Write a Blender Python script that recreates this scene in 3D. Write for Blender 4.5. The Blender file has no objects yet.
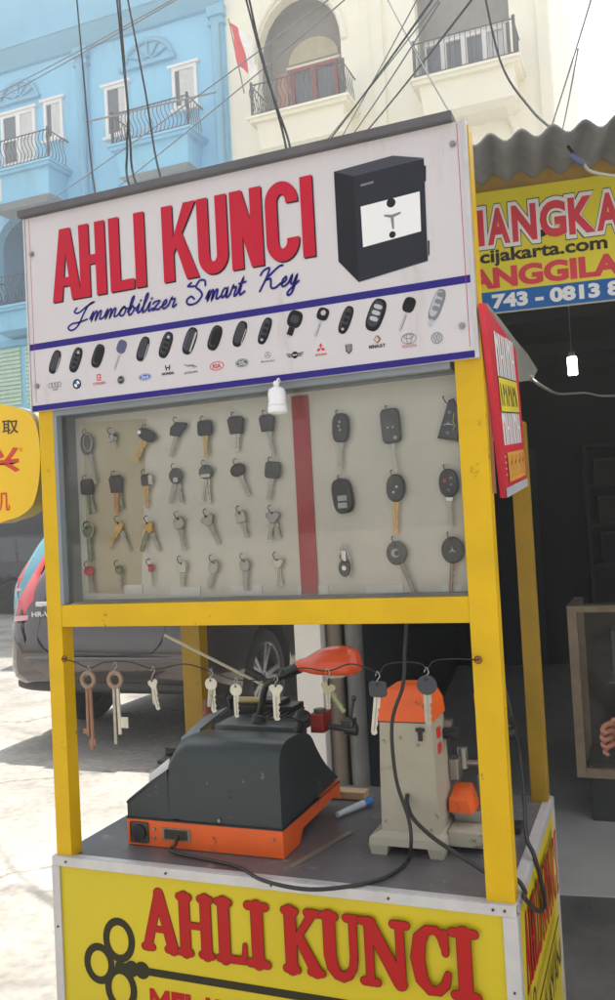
import bpy, math, random
from mathutils import Vector, Matrix
random.seed(7)
R = math.radians
sc = bpy.context.scene
col = bpy.context.collection
# ------------------------------------------------------------------ camera
F_PX = 857.98
CAM = Vector((0.2334936, -1.36956254, 1.35))
AX = Vector((0.92798618, 0.06250795, 0.36733419))    # world X seen in camera axes
AY = Vector((0.36883734, -0.0140819, -0.92938728))
AZ = Vector((-0.05292133, 0.99794512, -0.03612307))
MW = Matrix((AX, AY, AZ))
cam_d = bpy.data.cameras.new('camera'); cam = bpy.data.objects.new('camera', cam_d); col.objects.link(cam)
cam_d.sensor_fit = 'VERTICAL'; cam_d.sensor_height = 24.0; cam_d.lens = F_PX * 24.0 / 1000.0
cam_d.clip_start = 0.05; cam_d.clip_end = 3000
cam.matrix_world = Matrix.Translation(CAM) @ MW.to_4x4()
sc.camera = cam

def ray(px, py): return MW @ Vector((px - 307.5, 500 - py, -F_PX))
def at(px, py, ax, val):
    r = ray(px, py); return CAM + r * ((val - CAM[ax]) / r[ax])
def atp(px, py, O, n):
    r = ray(px, py); return CAM + r * ((O - CAM).dot(n) / r.dot(n))

# ------------------------------------------------------------------ materials
def lin(c):
    def f(v):
        v /= 255.0
        return v / 12.92 if v <= 0.04045 else ((v + 0.055) / 1.055) ** 2.4
    return tuple(f(v) for v in c)
MATS = {}
def M(key, rgb=None, rough=0.6, metal=0.0, var=0.12, vs=6.0, bump=0.0, bs=60.0, wear=None, wearamt=0.5, ws=14.0, spec=0.5, coat=0.0, emit=0.0, alpha=1.0, streak=False):
    if key in MATS: return MATS[key]
    c = lin(rgb)
    m = bpy.data.materials.new(key); m.use_nodes = True
    nt = m.node_tree; N = nt.nodes; L = nt.links
    b = N['Principled BSDF']
    b.inputs['Roughness'].default_value = rough; b.inputs['Metallic'].default_value = metal
    b.inputs['Specular IOR Level'].default_value = spec
    b.inputs['Coat Weight'].default_value = coat
    tc = N.new('ShaderNodeTexCoord'); src = tc.outputs['Object']
    no = N.new('ShaderNodeTexNoise'); no.inputs['Scale'].default_value = vs; no.inputs['Detail'].default_value = 6
    no.inputs['Roughness'].default_value = 0.6
    L.new(src, no.inputs['Vector'])
    mr = N.new('ShaderNodeMapRange'); mr.inputs['From Min'].default_value = 0.3; mr.inputs['From Max'].default_value = 0.7
    mr.inputs['To Min'].default_value = 1 - var; mr.inputs['To Max'].default_value = 1 + var * 0.6
    L.new(no.outputs['Fac'], mr.inputs['Value'])
    mx = N.new('ShaderNodeVectorMath'); mx.operation = 'SCALE'; mx.inputs[0].default_value = c
    L.new(mr.outputs['Result'], mx.inputs['Scale'])
    out = mx.outputs['Vector']
    if wear:
        n2 = N.new('ShaderNodeTexNoise'); n2.inputs['Scale'].default_value = ws; n2.inputs['Detail'].default_value = 10
        n2.inputs['Roughness'].default_value = 0.72
        if streak:
            mp = N.new('ShaderNodeMapping'); mp.inputs['Scale'].default_value = (1, 1, .14); L.new(src, mp.inputs['Vector']); L.new(mp.outputs[0], n2.inputs['Vector'])
        else: L.new(src, n2.inputs['Vector'])
        cr = N.new('ShaderNodeMapRange'); cr.inputs['From Min'].default_value = 1 - wearamt * 0.72; cr.inputs['From Max'].default_value = 1 - wearamt * 0.72 + (0.22 if streak else 0.05)
        L.new(n2.outputs['Fac'], cr.inputs['Value'])
        mc = N.new('ShaderNodeMix'); mc.data_type = 'RGBA'
        L.new(cr.outputs['Result'], mc.inputs['Factor']); L.new(out, mc.inputs['A'])
        mc.inputs['B'].default_value = (*lin(wear), 1); out = mc.outputs['Result']
    L.new(out, b.inputs['Base Color'])
    # roughness breakup
    mr2 = N.new('ShaderNodeMapRange'); mr2.inputs['To Min'].default_value = max(0.02, rough - 0.12); mr2.inputs['To Max'].default_value = min(1, rough + 0.12)
    L.new(no.outputs['Fac'], mr2.inputs['Value']); L.new(mr2.outputs['Result'], b.inputs['Roughness'])
    if bump:
        n3 = N.new('ShaderNodeTexNoise'); n3.inputs['Scale'].default_value = bs; n3.inputs['Detail'].default_value = 8
        L.new(src, n3.inputs['Vector'])
        bp = N.new('ShaderNodeBump'); bp.inputs['Strength'].default_value = bump; bp.inputs['Distance'].default_value = 0.01
        L.new(n3.outputs['Fac'], bp.inputs['Height']); L.new(bp.outputs['Normal'], b.inputs['Normal'])
    if emit:
        b.inputs['Emission Color'].default_value = (*c, 1); b.inputs['Emission Strength'].default_value = emit
    MATS[key] = m
    return m
def glass_mat(key, tint=(252, 253, 252), refl=1.0, rough=0.02):
    m = bpy.data.materials.new(key); m.use_nodes = True; nt = m.node_tree; N = nt.nodes; L = nt.links
    N.clear()
    o = N.new('ShaderNodeOutputMaterial'); t = N.new('ShaderNodeBsdfTransparent'); g = N.new('ShaderNodeBsdfGlossy')
    t.inputs['Color'].default_value = (*lin(tint), 1); g.inputs['Roughness'].default_value = rough
    fr = N.new('ShaderNodeFresnel'); fr.inputs['IOR'].default_value = 1.5
    # smears of dust on the pane raise its sheen slightly
    tc = N.new('ShaderNodeTexCoord'); no = N.new('ShaderNodeTexNoise'); no.inputs['Scale'].default_value = 9; no.inputs['Detail'].default_value = 8
    L.new(tc.outputs['Object'], no.inputs['Vector'])
    d = N.new('ShaderNodeBsdfDiffuse'); d.inputs['Color'].default_value = (0.6, 0.6, 0.55, 1)
    mr = N.new('ShaderNodeMapRange'); mr.inputs['From Min'].default_value = 0.45; mr.inputs['From Max'].default_value = 0.8
    mr.inputs['To Min'].default_value = 0.02; mr.inputs['To Max'].default_value = 0.13
    L.new(no.outputs['Fac'], mr.inputs['Value'])
    m1 = N.new('ShaderNodeMixShader'); L.new(fr.outputs['Fac'], m1.inputs['Fac']); L.new(t.outputs[0], m1.inputs[1]); L.new(g.outputs[0], m1.inputs[2])
    m2 = N.new('ShaderNodeMixShader'); L.new(mr.outputs['Result'], m2.inputs['Fac']); L.new(m1.outputs[0], m2.inputs[1]); L.new(d.outputs[0], m2.inputs[2])
    L.new(m2.outputs[0], o.inputs['Surface'])
    MATS[key] = m
    return m

# ------------------------------------------------------------------ mesh builder
def V(*a): return Vector(a)
class MB:
    def __init__(s): s.v = []; s.f = []; s.m = []; s.s = []
    def add(s, vs, fs, m=0, smooth=False):
        o = len(s.v); s.v += [Vector(p) for p in vs]
        for f in fs: s.f.append([i + o for i in f]); s.m.append(m); s.s.append(smooth)
        return s
    def box(s, a, b, m=0, bev=0.0):
        x0, x1 = sorted((a[0], b[0])); y0, y1 = sorted((a[1], b[1])); z0, z1 = sorted((a[2], b[2]))
        if bev <= 0:
            vs = [(x, y, z) for z in (z0, z1) for y in (y0, y1) for x in (x0, x1)]
            return s.add(vs, [(0, 2, 3, 1), (4, 5, 7, 6), (0, 1, 5, 4), (2, 6, 7, 3), (0, 4, 6, 2), (1, 3, 7, 5)], m)
        import bmesh
        bm = bmesh.new(); bmesh.ops.create_cube(bm, size=1)
        for v in bm.verts: v.co = V((x0 + x1) / 2 + v.co.x * (x1 - x0), (y0 + y1) / 2 + v.co.y * (y1 - y0), (z0 + z1) / 2 + v.co.z * (z1 - z0))
        bmesh.ops.bevel(bm, geom=list(bm.edges), offset=bev, segments=2, affect='EDGES', profile=0.7)
        bm.verts.index_update()
        s.add([v.co.copy() for v in bm.verts], [[v.index for v in f.verts] for f in bm.faces], m); bm.free()
        return s
    def hexa(s, P, m=0):   # 8 points: bottom 4 ccw, top 4 ccw
        return s.add(P, [(3, 2, 1, 0), (4, 5, 6, 7), (0, 1, 5, 4), (1, 2, 6, 5), (2, 3, 7, 6), (3, 0, 4, 7)], m)
    def quad(s, a, b, c, d, m=0): return s.add([a, b, c, d], [(0, 1, 2, 3)], m)
    def cyl(s, a, b, r, r2=None, n=16, m=0, caps=True, smooth=True):
        a = Vector(a); b = Vector(b); r2 = r if r2 is None else r2
        d = (b - a).normalized(); u = d.orthogonal().normalized(); w = d.cross(u)
        vs = [];
        for (c, rr) in ((a, r), (b, r2)):
            for i in range(n):
                t = 2 * math.pi * i / n; vs.append(c + (u * math.cos(t) + w * math.sin(t)) * rr)
        s.add(vs, [(i, (i + 1) % n, n + (i + 1) % n, n + i) for i in range(n)], m, smooth)
        if caps: s.add(vs[:n], [tuple(range(n - 1, -1, -1))], m); s.add(vs[n:], [tuple(range(n))], m)
        return s
    def tube(s, pts, r, n=8, m=0, smooth=True, closed=False):
        pts = [Vector(p) for p in pts]; k = len(pts); rs = r if isinstance(r, (list, tuple)) else [r] * k
        vs = []; u = None
        for i, p in enumerate(pts):
            if closed: d = pts[(i + 1) % k] - pts[i - 1]
            else: d = pts[min(i + 1, k - 1)] - pts[max(i - 1, 0)]
            d = d.normalized() if d.length > 1e-9 else V(0, 0, 1)
            u = d.orthogonal().normalized() if u is None else (u - d * u.dot(d)).normalized()
            w = d.cross(u)
            for j in range(n):
                t = 2 * math.pi * j / n; vs.append(p + (u * math.cos(t) + w * math.sin(t)) * rs[i])
        fs = []
        for i in range(k if closed else k - 1):
            i2 = (i + 1) % k
            for j in range(n): fs.append((i * n + j, i * n + (j + 1) % n, i2 * n + (j + 1) % n, i2 * n + j))
        s.add(vs, fs, m, smooth)
        if not closed: s.add(vs[:n], [tuple(range(n - 1, -1, -1))], m); s.add(vs[-n:], [tuple(range(n))], m)
        return s
    def prism(s, poly, O, ux, uy, uz, d, m=0, side_m=None, smooth=False):   # 2D polygon extruded along uz by d
        O = Vector(O); ux = Vector(ux); uy = Vector(uy); uz = Vector(uz); n = len(poly)
        A = [O + ux * p[0] + uy * p[1] for p in poly]; B = [p + uz * d for p in A]
        if ux.cross(uy).dot(uz) * d < 0: A, B = B, A
        s.add(A, [tuple(range(n - 1, -1, -1))], m); s.add(B, [tuple(range(n))], m)
        vs = A + B
        area = sum(poly[i][0] * poly[(i + 1) % n][1] - poly[(i + 1) % n][0] * poly[i][1] for i in range(n))
        s.add(vs, [((i, (i + 1) % n, n + (i + 1) % n, n + i) if area > 0 else (i, n + i, n + (i + 1) % n, (i + 1) % n)) for i in range(n)], m if side_m is None else side_m, smooth)
        return s
    def lathe(s, prof, O, axis=(0, 0, 1), n=24, m=0, smooth=True):   # prof: (r, h)
        O = Vector(O); d = Vector(axis).normalized(); u = d.orthogonal().normalized(); w = d.cross(u); vs = []
        for (r, h) in prof:
            for i in range(n):
                t = 2 * math.pi * i / n; vs.append(O + d * h + (u * math.cos(t) + w * math.sin(t)) * max(r, 1e-5))
        fs = [(k * n + i, k * n + (i + 1) % n, (k + 1) * n + (i + 1) % n, (k + 1) * n + i) for k in range(len(prof) - 1) for i in range(n)]
        return s.add(vs, fs, m, smooth)
    def ball(s, c, r, sx=1, sy=1, sz=1, n=14, m=0):
        k = n // 2; vs = []; c = Vector(c)
        for i in range(k + 1):
            ph = math.pi * i / k
            for j in range(n):
                t = 2 * math.pi * j / n
                vs.append(c + V(math.sin(ph) * math.cos(t) * r * sx, math.sin(ph) * math.sin(t) * r * sy, math.cos(ph) * r * sz))
        return s.add(vs, [(i * n + j, (i + 1) * n + j, (i + 1) * n + (j + 1) % n, i * n + (j + 1) % n) for i in range(k) for j in range(n)], m, True)
    def loft(s, secs, m=0, smooth=True, closed=True, caps=True):
        n = len(secs[0]); vs = [p for q in secs for p in q]
        r = range(n) if closed else range(n - 1)
        s.add(vs, [(i * n + j, i * n + (j + 1) % n, (i + 1) * n + (j + 1) % n, (i + 1) * n + j) for i in range(len(secs) - 1) for j in r], m, smooth)
        if caps and closed: s.add(secs[0], [tuple(range(n - 1, -1, -1))], m); s.add(secs[-1], [tuple(range(n))], m)
        return s
    def xf(s, mat): s.v = [mat @ p for p in s.v]; return s
    def build(s, name, mats, parent=None, world=True, fix=False):
        if not isinstance(mats, (list, tuple)): mats = [mats]
        off = V(0, 0, 0)
        if parent is not None and world:
            p = parent
            while p is not None: off = off + p.location; p = p.parent
        me = bpy.data.meshes.new(name)
        me.from_pydata([tuple(p - off) for p in s.v], [], s.f)
        for mt in mats: me.materials.append(mt)
        me.polygons.foreach_set('material_index', s.m); me.polygons.foreach_set('use_smooth', s.s)
        if fix:
            import bmesh
            bm = bmesh.new(); bm.from_mesh(me); bmesh.ops.remove_doubles(bm, verts=bm.verts, dist=1e-5); bmesh.ops.recalc_face_normals(bm, faces=bm.faces); bm.to_mesh(me); bm.free()
        me.update()
        o = bpy.data.objects.new(name, me); col.objects.link(o)
        if parent is not None: o.parent = parent
        return o
def tag(o, label=None, cat=None, group=None, kind=None):
    if label: o['label'] = label
    if cat: o['category'] = cat
    if group: o['group'] = group
    if kind: o['kind'] = kind
    return o
def thing(name, loc, label, cat, group=None, rz=0):
    o = bpy.data.objects.new(name, None); col.objects.link(o); o.location = loc; o.rotation_euler = (0, 0, rz)
    o.empty_display_size = 0.1
    return tag(o, label, cat, group)
def copy_tree(o, parent=None):
    c = o.copy(); col.objects.link(c); c.parent = parent
    for ch in list(o.children): copy_tree(ch, c)
    return c
def smooth_pts(P, n=6, closed=False):
    P = [Vector(p) for p in P]; out = []; k = len(P)
    for i in range(k if closed else k - 1):
        if closed: a, b, c, d = P[i - 1], P[i], P[(i + 1) % k], P[(i + 2) % k]
        else: a, b, c, d = P[max(i - 1, 0)], P[i], P[i + 1], P[min(i + 2, k - 1)]
        for j in range(n):
            t = j / n
            out.append(0.5 * ((2 * b) + (c - a) * t + (2 * a - 5 * b + 4 * c - d) * t * t + (3 * b - a - 3 * c + d) * t ** 3))
    if not closed: out.append(P[-1])
    return out

# ---- flat printing on a plane: frame = (O, ux, uy, n)
LIFT = 0.00003
class Print:
    def __init__(s, O, ux, uy, n, base=0.0006):
        s.O = Vector(O); s.ux = Vector(ux); s.uy = Vector(uy); s.n = Vector(n); s.h = base; s.mb = MB()
    def pt(s, p): return s.O + s.ux * p[0] + s.uy * p[1] + s.n * s.h
    def poly(s, pts, m=0):
        s.h += LIFT
        area = sum(pts[i][0] * pts[(i + 1) % len(pts)][1] - pts[(i + 1) % len(pts)][0] * pts[i][1] for i in range(len(pts)))
        if (area > 0) != (s.ux.cross(s.uy).dot(s.n) > 0): pts = pts[::-1]
        s.mb.add([s.pt(p) for p in pts], [tuple(range(len(pts)))], m)
    def rect(s, x0, y0, x1, y1, m=0): s.poly([(x0, y0), (x1, y0), (x1, y1), (x0, y1)], m)
    def disc(s, c, r, m=0, ry=None, n=20, rot=0):
        ry = r if ry is None else ry
        s.poly([(c[0] + r * math.cos(t) * math.cos(rot) - ry * math.sin(t) * math.sin(rot), c[1] + r * math.cos(t) * math.sin(rot) + ry * math.sin(t) * math.cos(rot)) for t in [2 * math.pi * i / n for i in range(n)]], m)
    def stroke(s, pts, w, m=0, cap=False, closed=False):
        s.h += LIFT
        P = [Vector((p[0], p[1])) for p in pts]; k = len(P); ws = w if isinstance(w, (list, tuple)) else [w] * k
        Lp = []; Rp = []
        for i in range(k):
            if closed: d0 = (P[i] - P[i - 1]).normalized(); d1 = (P[(i + 1) % k] - P[i]).normalized()
            else:
                d0 = (P[i] - P[i - 1]).normalized() if i > 0 else (P[1] - P[0]).normalized()
                d1 = (P[i + 1] - P[i]).normalized() if i < k - 1 else d0
            n0 = Vector((-d0.y, d0.x)); n1 = Vector((-d1.y, d1.x)); nn = (n0 + n1)
            nn = nn.normalized() if nn.length > 1e-6 else n0
            sc_ = min(1 / max(nn.dot(n0), 0.35), 2.2) * ws[i] / 2
            Lp.append(P[i] + nn * sc_); Rp.append(P[i] - nn * sc_)
        vs = [s.pt(p) for p in Lp] + [s.pt(p) for p in Rp]
        flip = s.ux.cross(s.uy).dot(s.n) < 0
        fs = []
        for i in range(k if closed else k - 1):
            j = (i + 1) % k; f = (k + i, k + j, j, i); fs.append(f[::-1] if flip else f)
        s.mb.add(vs, fs, m)
        if cap:
            s.disc(P[0], ws[0] / 2, m, n=12); s.disc(P[-1], ws[-1] / 2, m, n=12)
            if cap == 'joint':
                for i in range(1, k - 1): s.disc(P[i], ws[i] / 2, m, n=12)
    def text(s, body, x0, y0, x1, y1, m=0, offset=0.0, slant=0.0, fit='both', spacing=1.0):
        s.h += LIFT
        cu = bpy.data.curves.new('tmp_text', 'FONT'); cu.body = body; cu.offset = offset; cu.resolution_u = 4
        cu.shear = slant; cu.space_character = spacing
        ob = bpy.data.objects.new('tmp_text', cu); col.objects.link(ob)
        dg = bpy.context.evaluated_depsgraph_get(); dg.update()
        me = bpy.data.meshes.new_from_object(ob.evaluated_get(dg))
        if len(me.vertices):
            xs = [v.co.x for v in me.vertices]; ys = [v.co.y for v in me.vertices]
            ax, bx, ay, by = min(xs), max(xs), min(ys), max(ys)
            kx = (x1 - x0) / max(bx - ax, 1e-6); ky = (y1 - y0) / max(by - ay, 1e-6)
            if fit == 'min': kx = ky = min(kx, ky)
            vs = [s.pt((x0 + (v.co.x - ax) * kx, y0 + (v.co.y - ay) * ky)) for v in me.vertices]
            nf = s.ux.cross(s.uy).dot(s.n) * (1 if kx * ky > 0 else -1)
            fs = []
            for p in me.polygons:
                f = list(p.vertices)
                if p.normal.z * nf < 0: f = f[::-1]
                fs.append(f)
            s.mb.add(vs, fs, m)
        bpy.data.objects.remove(ob, do_unlink=True); bpy.data.curves.remove(cu); bpy.data.meshes.remove(me)
    def build(s, name, mats, parent): return s.mb.build(name, mats, parent)

# ------------------------------------------------------------------ palette
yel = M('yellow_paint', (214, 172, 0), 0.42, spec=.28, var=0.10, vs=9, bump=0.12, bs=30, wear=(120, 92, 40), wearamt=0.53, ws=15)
yel_shaded = M('yellow_paint_shaded', (150, 118, 8), 0.5, var=0.2, vs=9, wear=(80, 60, 30), wearamt=0.5, ws=26)  # darker yellow: the back posts' shade put into their paint
vinyl_y = M('vinyl_yellow', (225, 212, 8), 0.42, var=0.06, vs=3)
vinyl_w = M('vinyl_white', (204, 199, 202), 0.45, var=0.06, vs=4, wear=(176, 168, 160), wearamt=0.58, ws=9, streak=True, spec=.3)
red = M('print_red', (188, 14, 48), 0.5, spec=.2, var=0.05)
red2 = M('print_red_orange', (176, 28, 26), 0.5, spec=.2, var=0.06)
ink = M('print_black', (16, 15, 18), 0.5, spec=.2, var=0.1)
inkbrown = M('print_dark_brown', (46, 34, 22), 0.5, spec=.2, var=0.1)
blue = M('print_blue', (38, 28, 122), 0.5, spec=.2, var=0.06)
skyblue = M('print_sky_blue', (24, 100, 172), 0.5, spec=.2, var=0.06)
white = M('print_white', (232, 232, 232), 0.45, var=0.03)
greyp = M('print_grey', (120, 122, 128), 0.45, var=0.06)
greyl = M('print_light_grey', (176, 178, 184), 0.45, var=0.05)
alu = M('aluminium_trim', (196, 194, 194), 0.42, 0.35, var=0.12, vs=20, wear=(120, 112, 104), wearamt=0.42, ws=40)
steel = M('steel', (150, 148, 142), 0.35, 0.8, var=0.15, vs=30)
dark = M('dark_plastic', (26, 27, 30), 0.45, var=0.15, vs=30)
black = M('black_rubber', (22, 22, 23), 0.6, var=0.1)
board_m = M('display_board', (226, 221, 208), 0.75, var=0.12, vs=3, wear=(188, 180, 160), wearamt=0.42, ws=4)
board_tan = M('display_board_stained', (200, 188, 158), 0.75, var=0.10, vs=4)
grey_in = M('grey_liner', (132, 142, 150), 0.6, var=0.12, vs=5, wear=(110, 112, 112), wearamt=0.43, ws=12)
counter_m = M('counter_sheet', (96, 94, 96), 0.36, var=0.22, vs=7, bump=0.1, bs=20, wear=(134, 128, 120), wearamt=0.57, ws=18)
roof_m = M('roof_board', (92, 90, 94), 0.7, var=0.25, vs=10)
glass_m = glass_mat('display_glass')

# ------------------------------------------------------------------ world and sun
SUN_EL, SUN_AZ = R(62), R(-16)      # azimuth from +Y toward +X: behind the cart, high
w = bpy.data.worlds.new('World'); sc.world = w; w.use_nodes = True
nt = w.node_tree; bg = nt.nodes['Background']
sky = nt.nodes.new('ShaderNodeTexSky'); sky.sky_type = 'NISHITA'; sky.sun_disc = False
sky.sun_elevation = SUN_EL; sky.sun_rotation = SUN_AZ; sky.dust_density = 4.0; sky.air_density = 1.0; sky.ozone_density = 1.0
hs = nt.nodes.new('ShaderNodeHueSaturation'); hs.inputs['Saturation'].default_value = 0.22
nt.links.new(sky.outputs[0], hs.inputs['Color']); nt.links.new(hs.outputs[0], bg.inputs['Color'])
bg.inputs['Strength'].default_value = 0.15
sl = bpy.data.lights.new('sun', 'SUN'); sl.energy = 4.2; sl.angle = R(0.55); sl.color = (1.0, 0.95, 0.86)
so = bpy.data.objects.new('sun', sl); col.objects.link(so)
sd = V(math.sin(SUN_AZ) * math.cos(SUN_EL), math.cos(SUN_AZ) * math.cos(SUN_EL), math.sin(SUN_EL))
so.rotation_euler = sd.to_track_quat('Z', 'Y').to_euler()
sc.view_settings.view_transform = 'Standard'; sc.view_settings.look = 'None'; sc.view_settings.gamma = 1; sc.view_settings.use_curve_mapping = False
sc.view_settings.exposure = 1.15

# ------------------------------------------------------------------ ground
def ground_material():
    m = bpy.data.materials.new('concrete_ground'); m.use_nodes = True; nt = m.node_tree; N = nt.nodes; L = nt.links; b = N['Principled BSDF']
    b.inputs['Roughness'].default_value = 0.85
    tc = N.new('ShaderNodeTexCoord')
    n1 = N.new('ShaderNodeTexNoise'); n1.inputs['Scale'].default_value = 1.1; n1.inputs['Detail'].default_value = 12; n1.inputs['Roughness'].default_value = 0.65
    n2 = N.new('ShaderNodeTexNoise'); n2.inputs['Scale'].default_value = 22; n2.inputs['Detail'].default_value = 10
    n3 = N.new('ShaderNodeTexVoronoi'); n3.feature = 'DISTANCE_TO_EDGE'; n3.inputs['Scale'].default_value = 0.55
    for n in (n1, n2): L.new(tc.outputs['Object'], n.inputs['Vector'])
    wv = N.new('ShaderNodeVectorMath'); wv.operation = 'ADD'; L.new(tc.outputs['Object'], wv.inputs[0]); L.new(n1.outputs['Color'], wv.inputs[1]); L.new(wv.outputs[0], n3.inputs['Vector'])
    cr = N.new('ShaderNodeValToRGB'); e = cr.color_ramp.elements; e[0].position = 0.32; e[0].color = (0.17, 0.158, 0.14, 1); e[1].position = 0.68; e[1].color = (0.40, 0.38, 0.34, 1)
    L.new(n1.outputs['Fac'], cr.inputs['Fac'])
    m1 = N.new('ShaderNodeMix'); m1.data_type = 'RGBA'; m1.blend_type = 'MULTIPLY'; m1.inputs['Factor'].default_value = 0.6
    r2 = N.new('ShaderNodeValToRGB'); r2.color_ramp.elements[0].position = 0.3; r2.color_ramp.elements[0].color = (0.55, 0.55, 0.55, 1); r2.color_ramp.elements[1].position = 0.6
    L.new(n2.outputs['Fac'], r2.inputs['Fac']); L.new(cr.outputs['Color'], m1.inputs['A']); L.new(r2.outputs['Color'], m1.inputs['B'])
    r3 = N.new('ShaderNodeMapRange'); r3.inputs['From Min'].default_value = 0.0; r3.inputs['From Max'].default_value = 0.012; r3.inputs['To Min'].default_value = 0.45; r3.inputs['To Max'].default_value = 1
    L.new(n3.outputs['Distance'], r3.inputs['Value'])
    m2 = N.new('ShaderNodeVectorMath'); m2.operation = 'SCALE'; L.new(m1.outputs['Result'], m2.inputs[0]); L.new(r3.outputs['Result'], m2.inputs['Scale'])
    L.new(m2.outputs[0], b.inputs['Base Color'])
    bp = N.new('ShaderNodeBump'); bp.inputs['Strength'].default_value = 0.5; bp.inputs['Distance'].default_value = 0.01; L.new(n2.outputs['Fac'], bp.inputs['Height']); L.new(bp.outputs['Normal'], b.inputs['Normal'])
    return m
tag(MB().add([(-600, -600, 0), (600, -600, 0), (600, 900, 0), (-600, 900, 0)], [(0, 1, 2, 3)]).build('ground', ground_material()), kind='structure')

# ------------------------------------------------------------------ KEY CART
cart = thing('key_cart', (-0.43, 0.27, 0), 'yellow key copying cart with a white lettered header, glass key case and grey counter', 'cart')
X0, X1, Y1, ZC = -0.866, 0.0, 0.546, 0.75
def post(x0, y0, x1, y1, z0, z1, m=None):
    return MB().box((x0, y0, z0), (x1, y1, z1), 0, 0.0015).build('post', m or yel, cart)
post(X0, 0.0, X0 + 0.034, 0.034, ZC, 1.99); post(-0.041, 0.0, 0.004, 0.034, ZC, 1.99)
post(-0.034, 0.506, 0.0, 0.546, ZC, 1.56, yel_shaded)
post(X0, 0.506, X0 + 0.052, 0.546, ZC, 1.56, yel_shaded)
MB().box((X0 + 0.034, 0.001, 1.190), (-0.041, 0.026, 1.232), 0, 0.0015).build('cross_beam', yel, cart)
MB().box((X0 + 0.052, 0.508, 1.525), (-0.034, 0.54, 1.558), 0).box((X0 + 0.004, 0.0345, 1.53), (X0 + 0.03, 0.5055, 1.556)).box((-0.030, 0.0345, 1.53), (-0.006, 0.5055, 1.556)).build('cross_beam', yel, cart)
# counter
cm = MB().box((X0 - 0.002, -0.002, 0.73), (0.002, 0.548, 0.75), 0)
cm.build('counter_top', counter_m, cart)
tr = MB()
tr.box((X0 - 0.006, -0.0075, 0.735), (0.006, -0.003, 0.7525)); tr.box((X0 - 0.006, -0.003, 0.7505), (0.006, 0.010, 0.7535))
tr.box((0.003, 0.010, 0.735), (0.0075, 0.55, 0.7525)); tr.box((-0.012, 0.0105, 0.7505), (0.003, 0.55, 0.7535))
tr.box((X0 - 0.0075, -0.0075, 0.08), (X0 + 0.010, -0.0035, 0.7345)); tr.box((-0.016, -0.0075, 0.08), (0.007, -0.0035, 0.7345)); tr.box((0.0032, -0.0034, 0.08), (0.0075, 0.016, 0.7345))
tr.box((0.0032, 0.535, 0.08), (0.0075, 0.55, 0.7345))
for (sx, sz) in [(-0.84 + 0.0, 0.744), (-0.62, 0.7435), (-0.41, 0.7435), (-0.2, 0.7435), (-0.03, 0.744), (-0.012, 0.744)]:
    tr.cyl((sx, -0.0076, sz), (sx, -0.0095, sz), 0.0022, n=8, m=1)
for z in (0.62, 0.45, 0.3): tr.cyl((X0 + 0.002, -0.0076, z), (X0 + 0.002, -0.0095, z), 0.002, n=8, m=1); tr.cyl((-0.004, -0.0076, z), (-0.004, -0.0095, z), 0.002, n=8, m=1)
tr.build('edge_trim', [alu, M('rusty_screw', (90, 62, 40), 0.7, 0.4)], cart)
# lower body
MB().box((X0, 0.0, 0.10), (0.0, 0.546, 0.7295)).build('body_box', M('plywood', (150, 120, 80), 0.7, var=0.2), cart)
for (x, y) in ((-0.80, 0.06), (-0.06, 0.06), (-0.80, 0.48), (-0.06, 0.48)):
    MB().cyl((x - 0.012, y, 0.045), (x + 0.012, y, 0.045), 0.045, n=20).box((x - 0.018, y - 0.012, 0.05), (x - 0.013, y + 0.012, 0.10)).box((x + 0.013, y - 0.012, 0.05), (x + 0.018, y + 0.012, 0.10)).build('caster', black, cart)
vinyl_f = M('vinyl_yellow_worn', (206, 184, 4), 0.42, var=0.06, vs=3, wear=(176, 164, 30), wearamt=.42, ws=7)
front = MB().box((X0 + 0.002, -0.003, 0.09), (-0.002, -0.0003, 0.733)).build('front_panel', vinyl_f, cart)
sidep = MB().box((0.0003, 0.001, 0.09), (0.003, 0.544, 0.733)).build('side_panel', vinyl_f, cart)

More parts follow.
